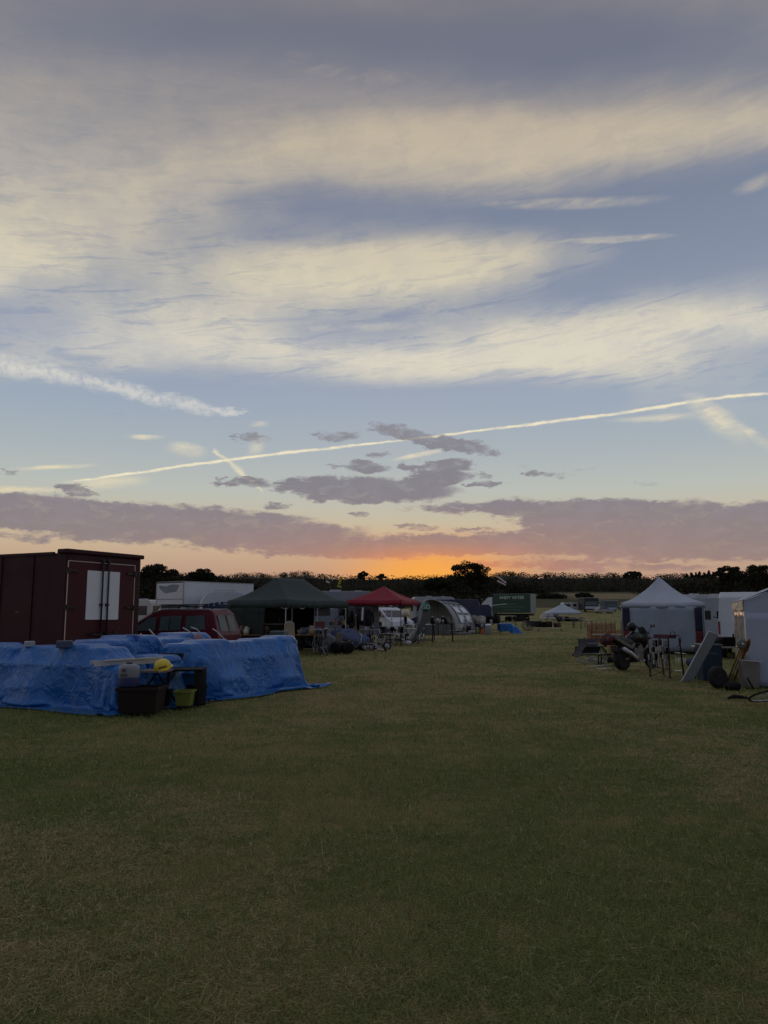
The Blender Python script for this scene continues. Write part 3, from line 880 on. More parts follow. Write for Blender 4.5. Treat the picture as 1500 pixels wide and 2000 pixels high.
# ------------------------------------------------------------------ draped sheets (small cloth solver, run once)
def drape(boxes, rect, h=0.05, steps=190, z0=None, seed=1, iters=7, slack=1.0, fix=None):
    rs = np.random.RandomState(seed)
    x0, y0, x1, y1 = rect
    nu = int((x1-x0)/h)+1; nv = int((y1-y0)/h)+1
    gx, gy = np.meshgrid(np.linspace(x0, x1, nu), np.linspace(y0, y1, nv), indexing='ij')
    zt = z0 if z0 is not None else max(b[5] for b in boxes)+0.03
    P = np.stack([gx, gy, np.full_like(gx, zt)], 2)
    P[..., 2] += 0.10*(vnoise(gx+9, (gy+9)*.4, 3.2, seed)-.5)+.03*(vnoise(gx+9, gy+9, 6, seed+2)-.5)
    Q = P.copy()
    hx = (x1-x0)/(nu-1)*slack; hy = (y1-y0)/(nv-1)*(1+(slack-1)*.3); hd = math.hypot(hx, hy)
    def con(A, B, rest, k):
        d = B-A; l = np.sqrt((d*d).sum(2, keepdims=True))+1e-9
        c = d*((l-rest)/l*0.5*k)
        A += c; B -= c
    for s in range(steps):
        V = (P-Q)*0.965; Q = P.copy(); P = P+V
        P[..., 2] -= 0.0022
        for it in range(iters):
            for o in (0, 1):
                n = (nu-o)//2*2
                con(P[o:o+n:2], P[o+1:o+n+1:2][:n//2], hx, 1.0) if n >= 2 else None
                m = (nv-o)//2*2
                con(P[:, o:o+m:2], P[:, o+1:o+m+1:2][:, :m//2], hy, 1.0) if m >= 2 else None
            for o in (0, 1):
                n = (nu-o)//2*2
                con(P[o:o+n:2, :-1], P[o+1:o+n+1:2, 1:], hd, .35)
                con(P[o:o+n:2, 1:], P[o+1:o+n+1:2, :-1], hd, .35)
            if it % 3 == 0:
                for o in (0, 1, 2, 3):
                    n = (nu-o)//4*4
                    if n >= 4: con(P[o:o+n:4], P[o+2:o+n:4], 2*hx, .12)
                    m = (nv-o)//4*4
                    if m >= 4: con(P[:, o:o+m:4], P[:, o+2:o+m:4], 2*hy, .12)
        for (a0, a1, b0, b1, c0, c1) in boxes:
            e = 0.012
            X, Y, Z = P[..., 0], P[..., 1], P[..., 2]
            dx0, dx1, dy0, dy1, dz1 = X-(a0-e), (a1+e)-X, Y-(b0-e), (b1+e)-Y, (c1+e)-Z
            ins = (dx0 > 0) & (dx1 > 0) & (dy0 > 0) & (dy1 > 0) & (dz1 > 0) & (Z > c0-e)
            if not ins.any(): continue
            D = np.stack([dx0, dx1, dy0, dy1, dz1], 2)
            k = D.argmin(2)
            for i, (ax, sg) in enumerate(((0,-1),(0,1),(1,-1),(1,1),(2,1))):
                w = ins & (k == i)
                P[w, ax] += sg*D[w, i]
            fr = ins[..., None]
            Q += np.where(fr, (P-Q)*0.6, 0)
        low = P[..., 2] < 0.012
        P[low, 2] = 0.012
        Q += np.where(low[..., None], (P-Q)*0.7, 0)
        if fix is not None: fix(P, s)
    return P
def sheet_object(name, P, material, parent, thick=0.004):
    nu, nv = P.shape[:2]
    vs = P.reshape(-1, 3)
    fs = [(i*nv+j, (i+1)*nv+j, (i+1)*nv+j+1, i*nv+j+1) for i in range(nu-1) for j in range(nv-1)]
    me = bpy.data.meshes.new(name); me.from_pydata(vs.tolist(), [], fs)
    me.polygons.foreach_set('use_smooth', [True]*len(fs)); me.materials.append(material)
    o = bpy.data.objects.new(name, me); COL.objects.link(o); o.parent = parent
    sd = o.modifiers.new('thickness', 'SOLIDIFY'); sd.thickness = thick
    su = o.modifiers.new('smooth', 'SUBSURF'); su.levels = 1; su.render_levels = 1
    return o
def draped(name, label, cat, boxes, rect, loc, rz, material=TARP, group=None, **k):
    o = sheet_object(name, drape(boxes, rect, **k), material, None)
    o.location = loc; o.rotation_euler = (0, 0, rz)
    return tag(o, label, cat, group)

# ------------------------------------------------------------------ vehicles
def vehicle(name, label, cat, loc, heading, prof, hw, body, sides=(), ends=(), wheels=(), wr=0.33, gl=GLASS, group=None, trim=BLACK, panels=(), stripes=()):
    """prof: outline seen from the side (x forward, z up); hw(z): half width; sides: window outlines;
       ends: (part name, material, (xa,za),(xb,zb), y0, y1) panels laid on the front or back"""
    rz = math.atan2(heading[1], heading[0])
    t = thing(name, label, cat, loc, rz, group)
    n = len(prof); mb = MB()
    vs = [(x, hw(z), z) for x, z in prof] + [(x, -hw(z), z) for x, z in prof]
    mb.add(vs, [tuple(range(n)), tuple(range(n, 2*n))[::-1]] + [(i, (i+1) % n, n+(i+1) % n, n+i) for i in range(n)])
    mb.build('body', body, t, bevel=0.035)
    for item in sides:
        nm, m_, poly = item
        for sgn in (1, -1):
            q = [Vector((x, sgn*(hw(z)+0.004), z)) for x, z in poly]
            nn = (q[1]-q[0]).cross(q[2]-q[0]).normalized()
            if nn.y*sgn < 0: nn = -nn
            b = MB(); k = len(q)
            b.add([p-nn*.02 for p in q] + [p+nn*.012 for p in q], [tuple(range(k))[::-1], tuple(range(k, 2*k))] + [(i, (i+1) % k, k+(i+1) % k, k+i) for i in range(k)])
            b.build(nm, m_, t)
    for nm, m_, a, b_, y0, y1 in ends:
        A = Vector((a[0], 0, a[1])); B = Vector((b_[0], 0, b_[1]))
        nn = (B-A).cross(Vector((0, 1, 0))).normalized()
        if nn.x*(1 if A.x > sum(p[0] for p in prof)/n else -1) < 0: nn = -nn
        q = [A+Vector((0, y0, 0)), A+Vector((0, y1, 0)), B+Vector((0, y1, 0)), B+Vector((0, y0, 0))]
        b = MB(); b.add([p-nn*.02 for p in q]+[p+nn*.012 for p in q], [(0,1,2,3),(7,6,5,4),(0,4,5,1),(1,5,6,2),(2,6,7,3),(3,7,4,0)])
        b.build(nm, m_, t)
    for x in wheels:
        for sgn in (1, -1):
            y = sgn*(hw(.4)-0.10)
            w = MB().lathe([(wr*.62, -.1), (wr, -.09), (wr, .09), (wr*.62, .1)], (x, y, wr), 20, 'Y').build('wheel', RUBBER, t)
            MB().lathe([(wr*.6, -.105), (wr*.6, .105), (wr*.2, .115)], (x, y, wr), 14, 'Y').build('rim', STEEL, w)
    return t

# 1. maroon box lorry, rear doors to the aisle
def maroon_lorry():
    C = at(122, 1275, 18.5); C.z = 0
    s = Vector((-.9, .44, 0)).normalized(); r = Vector((.44, .9, 0)).normalized()
    mar = mat('maroon_paint', (50,10,26), 0.55, 0.14, 1.0, dirt=(28,10,18), bump=0.05, spec=.25)
    mar2 = mat('maroon_door_paint', (68,20,34), 0.55, 0.14, 1.4, dirt=(42,18,24), spec=.25)
    t = thing('box_lorry', 'dark maroon box lorry with two white notices on its rear doors', 'lorry', C, math.atan2(s.y, s.x))
    W, L, z0, z1 = 2.46, 5.6, .64, 3.05
    MB().box((L/2, -W/2, (z0+z1)/2), (L, W, z1-z0)).build('box_body', mar, t, bevel=.05)
    # roof cap: a lip over the doors, raised at the near corner
    MB().box((.12, -W/2, z1+.035), (.36, W+.12, .11)).build('roof_cap', mar, t, bevel=.03)
    MB().box((L/2+.2, .005, z1-.01), (L-.5, .05, .07)).box((L/2+.2, -W-.005, z1-.01), (L-.5, .05, .07)).build('roof_rail', mar, t)
    N = -s
    def loc(px, py):      # a point on the rear face
        d = ray(px, py); O = Vector((0, 0, EYE)); k = (C-O).dot(N)/d.dot(N); p = O+d*k-C
        return (p.dot(r), p.z)
    edge = mat('door_seal', (196,178,160), 0.6)
    wl, zt = loc(131, 1095); wr_, _ = loc(261, 1105); wc = (wl+wr_)/2+.02; zb = loc(200, 1271)[1]
    notice = mat('white_notice', (214,216,224), 0.55, 0.04)
    for k, (a, b) in enumerate(((wl, wc), (wc, wr_))):
        d = MB().box((-.025, -(a+b)/2, (zt+zb)/2), (.05, b-a-.02, zt-zb)).build('door', mar2, t, bevel=.006)
        m = MB()
        m.box((-.052, -(a+b)/2, zt), (.014, b-a, .018)).box((-.052, -(a+b)/2, zb), (.014, b-a, .018))
        m.box((-.052, -(a if k == 0 else b), (zt+zb)/2), (.014, .018, zt-zb))
        if k == 0: m.box((-.052, -b, (zt+zb)/2), (.014, .016, zt-zb))
        m.build('seal', edge, d)
        n0, nt = loc(168, 1114) if k == 0 else loc(202, 1116); n1, nb = loc(198, 1210) if k == 0 else loc(227, 1210)
        MB().box((-.056, -(n0+n1)/2, (nt+nb)/2), (.008, n1-n0, nt-nb)).build('notice', notice, d)
        rx = loc(193 if k == 0 else 204.5, 1180)[0]
        m = MB().cyl((-.10, -rx, zb-.12), (-.10, -rx, zt+.12), .022, n=8)
        for zz in (zb-.05, zb+.45, (zt+zb)/2+.05, zt+.03): m.box((-.075, -rx, zz), (.06, .09, .06))
        m.build('locking_rod', DARKM, d)
        hz = loc(180, 1240)[1]; sg = -1 if k == 0 else 1
        MB().bar((-.13, -rx, hz), (-.13, -(rx+sg*.36), hz+.02), .035).box((-.12, -(rx+sg*.22), hz+.03), (.05, .05, .1)).build('handle', DARKM, d)
        for py in (1114, 1186, 1258):
            hx = a if k == 0 else b; hz = loc(135, py)[1]
            MB().box((-.07, -(hx + (.12 if k == 0 else -.12)), hz), (.03, .34, .05)).box((-.06, -(hx - sg*.0), hz), (.07, .06, .13)).build('hinge', DARKM, d)
    MB().box((L/2, -W/2, .52), (L-.2, .9, .22)).box((.05, -W/2, .5), (.12, W-.1, .14)).build('chassis', DARKM, t)
    for yy in (-.25, -W+.25): MB().box((-.02, yy, .62), (.06, .22, .1)).build('tail_lamp', mat('red_lamp', (120,16,18), .3), t)
    for x in (1.2, 4.4):
        for y in (-.2, -W+.2):
            w = MB().lathe([(.28,-.13),(.45,-.12),(.45,.12),(.28,.13)], (x, y, .45), 22, 'Y').build('wheel', RUBBER, t)
            MB().lathe([(.27,-.135),(.27,.135),(.1,.15)], (x, y, .45), 14, 'Y').build('rim', STEEL, w)
    cab = MB().prism([(5.65,.5),(7.3,.5),(7.35,1.2),(7.0,2.25),(5.65,2.3)], -.15, -W+.15).build('cab', mar, t, bevel=.05)
    MB().prism([(6.2,1.35),(7.05,1.35),(6.85,2.1),(6.2,2.1)], -.14, -W+.14).build('window', GLASS, cab)
    for k in range(4): MB().box((1.15*(k+1), .012, (z0+z1)/2), (.03, .02, z1-z0-.12)).build('side_batten', mar, t)
    MB().box((L/2, .016, z0+.06), (L-.1, .03, .1)).build('side_rail', mar, t)
    MB().box((1.62, .012, 1.62), (.12, .014, .02)).build('scratch', mat('scratch_pale', (120,104,104), .6), t)
maroon_lorry()

def hwf(w, zb, zt, wt):      # half width with the upper body leaning in
    return lambda z: w if z <= zb else w + (wt-w)*(z-zb)/(zt-zb)

# 2. maroon people carrier with roof rack
GLASSR = mat('rear_glass', (34,40,42), .3, .1, 2, spec=.35)
def maroon_van():
    C = at(425, 1230, 24.0); C.z = 0
    h = Vector((-.97, .24, 0)).normalized(); r = Vector((.24, .97, 0)).normalized()
    paint = mat('maroon_car_paint', (84,18,36), 0.5, 0.06, 1.2, spec=.3, dirt=(58,22,30))
    L, H, W = 4.3, 1.72, .85
    prof = [(0.0,.35),(-.02,.9),(.06,1.15),(.20,1.58),(.34,1.70),(1.2,1.735),(2.0,1.70),(2.3,1.62),(3.12,1.12),(3.5,1.02),(4.15,.86),(4.3,.6),(4.28,.3)]
    hw = hwf(W, 1.0, 1.75, .70)
    t = vehicle('people_carrier', 'dark maroon people carrier with a black roof rack parked beyond the blue sheets', 'van', C+r*W, h, prof, hw, paint,
        sides=[('side_window', GLASSL, [(.42,1.08),(1.12,1.06),(1.12,1.5),(.52,1.52)]), ('side_window', GLASSL, [(1.28,1.06),(1.66,1.05),(1.66,1.5),(1.28,1.5)]),
               ('side_window', GLASSL, [(1.69,1.05),(2.02,1.04),(2.0,1.48),(1.69,1.5)]), ('door_window', GLASSL, [(2.16,1.04),(2.98,1.03),(2.42,1.44),(2.16,1.47)])],
        ends=[('rear_window', GLASSR, (.02,1.02),(.17,1.52),.07,.56), ('rear_window', GLASSR, (.02,1.02),(.17,1.52),-.56,-.07),
              ('tail_lamp', mat('red_lamp',(120,16,18),.3), (-.02,.62),(-.01,.92),.72,.83), ('tail_lamp', mat('red_lamp',(120,16,18),.3), (-.02,.62),(-.01,.92),-.83,-.72),
              ('number_plate', mat('plate_yellow', (170,150,60), .5), (-.015,.5),(-.01,.61),-.26,.26),
              ('windscreen', GLASS, (2.36,1.58),(3.08,1.13),-.66,.66)],
        wheels=(.75, 3.45), wr=.31)
    m = MB()
    for y in (-.62, .62): m.cyl((.3, y, 1.86), (2.1, y, 1.86), .014, n=6).cyl((.3, y, 1.80), (2.1, y, 1.80), .014, n=6)
    for i in range(7):
        x = .32+i*.295; m.cyl((x, -.62, 1.80), (x, .62, 1.80), .012, n=6)
        for y in (-.62, .62): m.cyl((x, y, 1.72), (x, y, 1.87), .012, n=6)
    for x in (.3, 2.1): m.cyl((x, -.62, 1.86), (x, .62, 1.86), .014, n=6)
    m.build('roof_rack', BLACK, t)
    for y0 in (1, -1): MB().bar((2.95, y0*.80, 1.08), (2.9, y0*1.0, 1.12), .03).box((2.92, y0*.98, 1.14), (.09, .14, .2)).build('mirror', BLACK, t)
    for sgn in (1, -1): MB().box((1.6, sgn*.862, .6), (3.0, .012, .05)).build('rubbing_strip', BLACK, t)
    m = MB()
    for sgn in (1,-1):
        m.tube([(3.1, sgn*.845, 1.12), (2.7, sgn*.80, 1.38), (2.32, sgn*.735, 1.625), (1.9, sgn*.71, 1.72), (.4, sgn*.70, 1.71)], .012, 6)
    m.build('gutter', STEEL, t)
maroon_van()

# generic outlines
def box_prof(L, z0, z1, rf=.2, rr=.1):
    return [(0, z0), (0, z1-rr), (rr, z1), (L-rf, z1), (L, z1-rf), (L, z0)]
VWHITE = mat('van_white', (190,196,206), 0.35, 0.05, .8, dirt=(165,168,172))
CWHITE = mat('caravan_cream', (176,178,182), 0.4, 0.05, .8, dirt=(140,142,140))
NAVY = mat('navy_paint', (30,34,70), 0.35, 0.08, 1)
GREYP = mat('pale_grey_paint', (150,156,166), 0.45, 0.06, 1)

# 3. white Luton box lorry
def luton():
    C = at(357, 1180, 38); C.z = 0
    h = Vector((-.62, -.78, 0)).normalized(); r = Vector((-.78, .62, 0)).normalized()
    L = 4.6; W = 1.1
    t = thing('box_lorry', 'white high-fronted box lorry with a scuffed grey patch over its cab', 'lorry', C + r*W, math.atan2(h.y, h.x))
    # x=0 at the front of the body, body runs back
    MB().prism([(0.0,1.98),(.0,3.05),(-.12,3.14),(-L,3.14),(-L,.75),(-1.2,.75),(-1.2,1.9)], -W, W).build('box_body', VWHITE, t, bevel=.04)
    m = MB().box((-L/2, 0, 3.15), (L, 2*W+.03, .03))
    for y in (-W, W): m.box((-.02, y, 2.55), (.05, .05, 1.15))
    m.box((-L/2-.6, W+.005, .8), (L-1.3, .03, .08)).box((-L/2-.6, -W-.005, .8), (L-1.3, .03, .08))
    m.build('edge_trim', STEEL, t)
    patch = mat('scuffed_grey', (118,126,140), .6, .2, 2)
    MB().prism([(-.35,2.58),(.55,2.66),(.75,2.98),(.2,3.02),(-.3,2.92),(-.9,2.98),(-.8,2.8)], .0, .012, 'YZ').build('scuff', patch, t)
    MB().box((.008, 0, 2.28), (.014, 2*W-.1, .025)).build('seam', mat('seam_grey', (110,114,120), .6), t)
    cab = MB().prism([(-1.2,.55),(.95,.55),(1.05,1.0),(.35,1.25),(-.18,1.95),(-1.2,1.98)], -.93, .93).build('cab', VWHITE, t, bevel=.05)
    MB().slab([(.33,-.78,1.29),(.33,.78,1.29),(-.14,.74,1.91),(-.14,-.74,1.91)], .015).build('windscreen', GLASSL, cab)
    for sgn in (1, -1):
        MB().prism([(-.95,1.25),(.1,1.22),(-.32,1.82),(-.95,1.84)], sgn*.925, sgn*.942).build('door_window', GLASS, cab)
        MB().bar((.05, sgn*.95, 1.35), (.05, sgn*1.15, 1.4), .03).box((.05, sgn*1.17, 1.5), (.1, .18, .34)).build('mirror', BLACK, cab)
    for x in (.3, -3.4):
        for y in (-.85, .85):
            w = MB().lathe([(.2,-.1),(.34,-.1),(.34,.1),(.2,.1)], (x, y, .34), 18, 'Y').build('wheel', RUBBER, t)
            MB().lathe([(.19,-.105),(.19,.105),(.1,.12)], (x, y, .34), 12, 'Y').build('rim', STEEL, w)
    MB().box((-2.4, 0, .6), (4, .8, .18)).build('chassis', DARKM, t)
luton()

# 4. round-shouldered white coachbuilt van with a blue lettered band
def lettered_van():
    C = at(440, 1180, 34); C.z = 0
    t = thing('camper_van', 'round-shouldered white van with a dark blue lettered band below its roof', 'van', (C.x, C.y, 0), -PI/2+.25)
    W = 1.05
    arc = [(-W,.45),(-W,1.75)] + [(-W*math.cos(a)**.55 if a < PI/2 else W*abs(math.cos(a))**.55, 1.75+.80*math.sin(a)**.8) for a in [PI*k/12 for k in range(1, 12)]] + [(W,1.75),(W,.45)]
    b = MB(); b.prism(arc, 0, -5.0, 'YZ'); b.build('body', VWHITE, t, bevel=.02)
    cab = MB().prism([(0,.45),(1.0,.45),(1.1,.95),(.5,1.15),(.0,1.72)], -.93, .93).build('cab', VWHITE, t, bevel=.04)
    MB().slab([(.47,-.8,1.19),(.47,.8,1.19),(.04,.78,1.69),(.04,-.78,1.69)], .014).build('windscreen', GLASS, cab)
    band = [(-.95,1.80)] + [(-.95+1.9*k/10, 1.97+.11*math.sin(PI*k/10)) for k in range(11)] + [(.95,1.80)]
    bd = MB().prism(band, .0, .02, 'YZ').build('sign_band', mat('band_blue', (28,48,92), .5), t)
    wt = mat('lettering_white', (214,218,226), .5)
    for k, ch in enumerate('TERNITY'):
        y = -.72+.24*k
        letters(ch, .20, wt, bd, (.024, y, 1.905+.09*math.sin(PI*(k+1)/8)), (PI/2, 0, PI/2))
    MB().box((-1.5, 0, 2.57), (1.2, .9, .1)).build('roof_vent', GREYP, t)
    for x in (.35, -3.6):
        for y in (-.85, .85): MB().lathe([(.2,-.1),(.34,-.1),(.34,.1),(.2,.1)], (x, y, .34), 16, 'Y').build('wheel', RUBBER, t)
lettered_van()

def caravan(px, py, Y, label, L, top, heading, Wd=1.1, rf=.5, rr=.3, body=CWHITE, z0=.45, windows=True, px_is='centre', group=None, gz=None):
    C = at(px, py, Y); g0 = ground_z(C.x, Y) if gz is None else gz
    h = Vector((*heading, 0)).normalized()
    C = Vector((C.x, C.y, g0)) - h*L/2
    zt = top-g0
    prof = [(0,z0),(-.02,z0+.5),(0.0,zt-rr),(rr*.35,zt-rr*.3),(rr,zt),(L-rf,zt),(L-rf*.3,zt-rf*.3),(L,zt-rf),(L+.04,z0+.5),(L-.05,z0)]
    zz0, zz1 = z0+(zt-z0)*.45, z0+(zt-z0)*.78
    sd = [('side_window', GLASS, [(L*a,zz0),(L*b,zz0),(L*b,zz1),(L*a,zz1)]) for a, b in ((.08,.3),(.42,.56),(.70,.92))] if windows else []
    sd.append(('stripe', GREYP, [(.05,z0+.25),(L-.05,z0+.25),(L-.05,z0+.36),(.05,z0+.36)]))
    t = vehicle('caravan', label, 'caravan', C, h, prof, lambda z: Wd, body, sides=sd,
        ends=[('end_window', GLASS, (-.02,zz0),(-.01,zz1),-Wd*.75,Wd*.75), ('end_window', GLASS, (L+.03,zz0),(L+.01,zz1),-Wd*.75,Wd*.75)],
        wheels=(L*.45,), wr=.32, group=group)
    MB().box((L*.4, 0, zt+.05), (.55, .5, .12)).build('roof_vent', GREYP, t); MB().box((L*.75, .2, zt+.04), (.35, .35, .09)).build('roof_vent', GREYP, t)
    MB().bar((L, 0, z0), (L+1.0, 0, z0-.02), .07).cyl((L+.8, .1, 0), (L+.8, .1, z0+.1), .03).build('tow_hitch', DARKM, t)
    return t
caravan(478, 1170, 46, 'cream caravan roof with raised vents behind the green gazebo', 4.2, zat(1158,46), (-.9,.3))
caravan(668, 1180, 41, 'pale caravan with a wide dark window between the green and red gazebos', 3.6, zat(1156,41), (1,.15), body=mat('caravan_grey', (128,134,146), .45))
caravan(846, 1180, 84, 'grey caravan roof line showing above the arched awning', 4.6, zat(1166,84), (1,.1), body=GREYP)
caravan(272, 1180, 62, 'white caravan part hidden beside the maroon lorry doors', 4.2, zat(1172,62), (-.9,.4))
# white panel van rear behind the green gazebo
def panel_van(px, Y, label, top, heading, body, L=5.4, Wd=.98, anchor='rear', rear_mat=None, gz=None, windows=True, name='panel_van', cat='van', group=None):
    C = at(px, 1200, Y); g0 = ground_z(C.x, Y) if gz is None else gz
    h = Vector((*heading, 0)).normalized(); zt = top-g0
    C = Vector((C.x, C.y, g0))
    if anchor == 'front': C = C - h*L
    prof = [(0,.4),(-.03,.8),(.0,1.3),(.10,zt-.18),(.25,zt),(L-1.75,zt),(L-1.45,zt-.12),(L-.72,1.32),(L-.12,1.08),(L,.8),(L,.35)]
    sd = [('door_window', GLASS, [(L-1.95,1.35),(L-.95,1.33),(L-1.4,1.95 if zt > 2.1 else zt-.2),(L-1.95,2.0 if zt > 2.1 else zt-.18)])]
    rm = rear_mat or body
    ends = [('rear_door', rm, (-.01,.55),(.09,zt-.22),.03,Wd*.92), ('rear_door', rm, (-.01,.55),(.09,zt-.22),-Wd*.92,-.03),
            ('windscreen', GLASS, (L-1.40,zt-.17),(L-.76,1.36),-Wd*.82,Wd*.82),
            ('tail_lamp', mat('red_lamp',(120,16,18),.3), (-.035,.85),(-.02,1.3),Wd*.93,Wd*.99), ('tail_lamp', mat('red_lamp',(120,16,18),.3), (-.035,.85),(-.02,1.3),-Wd*.99,-Wd*.93)]
    t = vehicle(name, label, cat, C, h, prof, hwf(Wd, 1.2, zt, Wd*.9), body, sides=sd, ends=ends, wheels=(.95, L-.9), wr=.34, group=group)
    for s_ in (1, -1): MB().bar((L-1.15, s_*Wd*.95, 1.4), (L-1.15, s_*(Wd+.2), 1.42), .03).box((L-1.15, s_*(Wd+.2), 1.52), (.08, .16, .3)).build('mirror', BLACK, t)
    return t
pv = panel_van(613, 40, 'white panel van with plain rear doors seen under the green gazebo', zat(1172,40), (-.2,1), VWHITE)
MB().box((-.05, -.35, 1.35), (.04, .06, .14)).box((-.05, -.35, 1.18), (.04, .05, .08)).build('door_handle', BLACK, pv)
# white windscreened pickup beyond the step ladder
pk = panel_van(789, 46, 'small white van nosed towards the aisle behind the step ladder', zat(1186,46), (.55,-.84), VWHITE, L=3.9, Wd=.8, anchor='front')
m = MB()
for y in (-.6, .6): m.cyl((1.0, y, 2.02), (2.4, y, 2.02), .02, n=6)
for x in (1.0, 1.5, 2.0, 2.4): m.cyl((x, -.6, 2.02), (x, .6, 2.02), .018, n=6)
m.build('roof_rack', ALU, pk)
# navy vans
nv_ = panel_van(938, 66, 'navy high-roofed van with a pale grey panel on its side', zat(1171,66), (-.985,.10), NAVY, L=6.0, rear_mat=mat('tan_rear_door', (138,134,122), .35))  # rear doors coloured pale tan
MB().box((2.1-.35, .99, 1.58), (1.15, .02, .42)).build('side_sign', mat('sign_grey', (96,108,128), .5), nv_)
nv2 = panel_van(962, 74, 'dark navy van behind with its pale tailgate propped up', zat(1181,74), (-.9,.2), NAVY, L=4.6)
MB().slab([(-.05,-.8,2.25),(-.05,.8,2.25),(-1.3,.8,2.38),(-1.3,-.8,2.38)], .06).build('tailgate', VWHITE, nv2)

# 5. green sided lorry with its lettering
def green_lorry():
    C = at(1037, 1197, 112); g0 = ground_z(C.x, 112); C.z = g0
    h = Vector((-.88, .475, 0)).normalized(); r = Vector((.475, .88, 0)).normalized()
    t = thing('removal_lorry', 'dark green box lorry lettered ANDY VATER beyond the blue heap', 'lorry', C, math.atan2(h.y, h.x))
    zt = zat(1160, 112)-g0; zb = zat(1197, 112)-g0; L = 5.75; W = 2.4
    gr = mat('lorry_green', (26,66,54), .45, .08, 1)
    MB().box((L/2, -W/2, (zt+zb)/2), (L, W, zt-zb)).build('box_body', gr, t)
    MB().box((-.02, -W/2, (zt+zb)/2), (.04, W-.05, zt-zb-.06)).build('rear_shutter', mat('shutter_grey', (120,130,134), .5), t)
    MB().box((L/2, -W/2, zt+.02), (L+.06, W+.06, .05)).box((0, .01, (zt+zb)/2), (.07, .04, zt-zb)).build('edge_trim', STEEL, t)
    let = mat('sign_cream', (214,222,214), .6)
    # side faces the camera at local +y; reading left to right runs from +x to -x
    o = letters('ANDY VATER', .62, let, t, (L*.50, .012, zt-.52), (PI/2, 0, PI), name='sign_lettering', squeeze=1.02)
    m = MB()
    rs = np.random.RandomState(5)
    m.tube([(L*.5-.25-k*.1, .014, zt-.90+.07*math.sin(k*2.1)+.02*k*.3) for k in range(16)], .018, 4)
    for z_, a, b in ((zt-1.45,.22,.62),(zt-1.86,.12,.82),(zt-2.28,.28,.72)):
        x = L*(1-a)
        while x > L*(1-b):
            w = rs.uniform(.07,.22); m.box((x-w/2, .012, z_), (w, .008, .07+.03*rs.rand())); x -= w+.05
    m.build('small_lettering', mat('sign_dim', (104,120,112), .6), t)
    cab = MB().prism([(L+.15,.5),(L+2.0,.5),(L+2.1,1.4),(L+1.8,2.6),(L+.9,3.5),(L+.15,3.55)], -.08, -W+.08).build('cab', VWHITE, t, bevel=.05)
    MB().prism([(L+.9,1.6),(L+1.85,1.6),(L+1.7,2.45),(L+.9,2.5)], -.07, -W+.07).build('window', GLASS, cab)
    MB().box((L/2, -W/2, zb-.25), (L, .9, .3)).build('chassis', DARKM, t)
    for x in (1.4, 2.4, L+1.1):
        for y in (-.2, -W+.2): MB().lathe([(.3,-.15),(.48,-.14),(.48,.14),(.3,.15)], (x, y, .48), 18, 'Y').build('wheel', RUBBER, t)
green_lorry()

# 6. vehicles along the far side of the field
def far_bus(px0, px1, top, Y, label, body, face, cat='lorry', name='horsebox_lorry', roof=None):
    a = at(px0, 1195, Y); b = at(px1, 1195, Y); W = (b.x-a.x); g0 = ground_z(a.x, Y); H = zat(top, Y)-g0
    t = thing(name, label, cat, ((a.x+b.x)/2, Y, g0), 0)
    MB().box((0, 2.6, H/2+.25), (W, 5.2, H-.5)).build('body', body, t, bevel=.12)
    MB().box((0, -.01, H*.62), (W*.8, .03, H*.26)).build('windscreen', GLASSL, t)
    MB().box((0, -.02, H*.33), (W*.84, .04, H*.16)).build('grille', face, t)
    if roof: MB().box((0, 2.5, H+.04), (W+.3, 5.6, .12)).build('roof', roof, t)
    for s_ in (-1, 1):
        MB().lathe([(.09,-.02),(.13,0),(.09,.03)], (s_*W*.36, -.04, H*.25), 10, 'Y').build('headlight', STEEL, t)
        MB().lathe([(.3,-.15),(.45,-.14),(.45,.14),(.3,.15)], (s_*W*.36, 1.0, .45), 14, 'X').build('wheel', RUBBER, t)
    return t
far_bus(1141, 1170, 1168, 176, 'tall dark horsebox lorry with pale roof across the field', mat('horsebox_dark', (40,42,52), .5), mat('bus_grey_face', (170,178,190), .5), roof=GREYP)
far_bus(1184, 1206, 1174, 178, 'blue-grey minibus with a pale roof facing across the field', mat('bus_blue', (72,92,112), .5), mat('bus_face', (150,176,196), .5), 'bus', 'minibus', roof=CWHITE)
far_bus(1172, 1181, 1181, 186, 'small pale vehicle front between the horsebox and the minibus', GREYP, DARKM, 'car', 'parked_car')
caravan(1120, 1185, 182, 'white caravan beside the horsebox at the far edge', 5.6, zat(1177,182), (1,.1), rf=.4)
def small_car(px, Y, label, body, heading, L=4.1):
    C = at(px, 1195, Y); C.z = ground_z(C.x, Y); h = Vector((*heading, 0)).normalized()
    prof = [(0,.3),(0,.85),(.35,.95),(.75,1.38),(2.1,1.42),(2.95,.98),(3.9,.8),(4.1,.55),(4.1,.3)]
    return vehicle('parked_car', label, 'car', C-h*2, h, prof, hwf(.85,.9,1.42,.66), body,
        sides=[('side_window', GLASS, [(.6,.98),(1.5,.98),(1.5,1.34),(.85,1.33)]), ('side_window', GLASS, [(1.56,.98),(2.75,.97),(2.1,1.36),(1.56,1.35)])],
        ends=[('windscreen', GLASS, (2.15,1.40),(2.92,1.0),-.62,.62), ('rear_window', GLASSL, (.38,.98),(.72,1.35),-.6,.6)], wheels=(.75,3.3), wr=.3)
small_car(1079, 128, 'dark blue car parked right of the green lorry', NAVY, (-.3,-1))
small_car(1180, 168, 'silver car low in the grass between horsebox and minibus', STEEL, (1,.2))
small_car(1225, 190, 'dark car at the far edge just left of the white gazebo', DARKM, (1,.1))

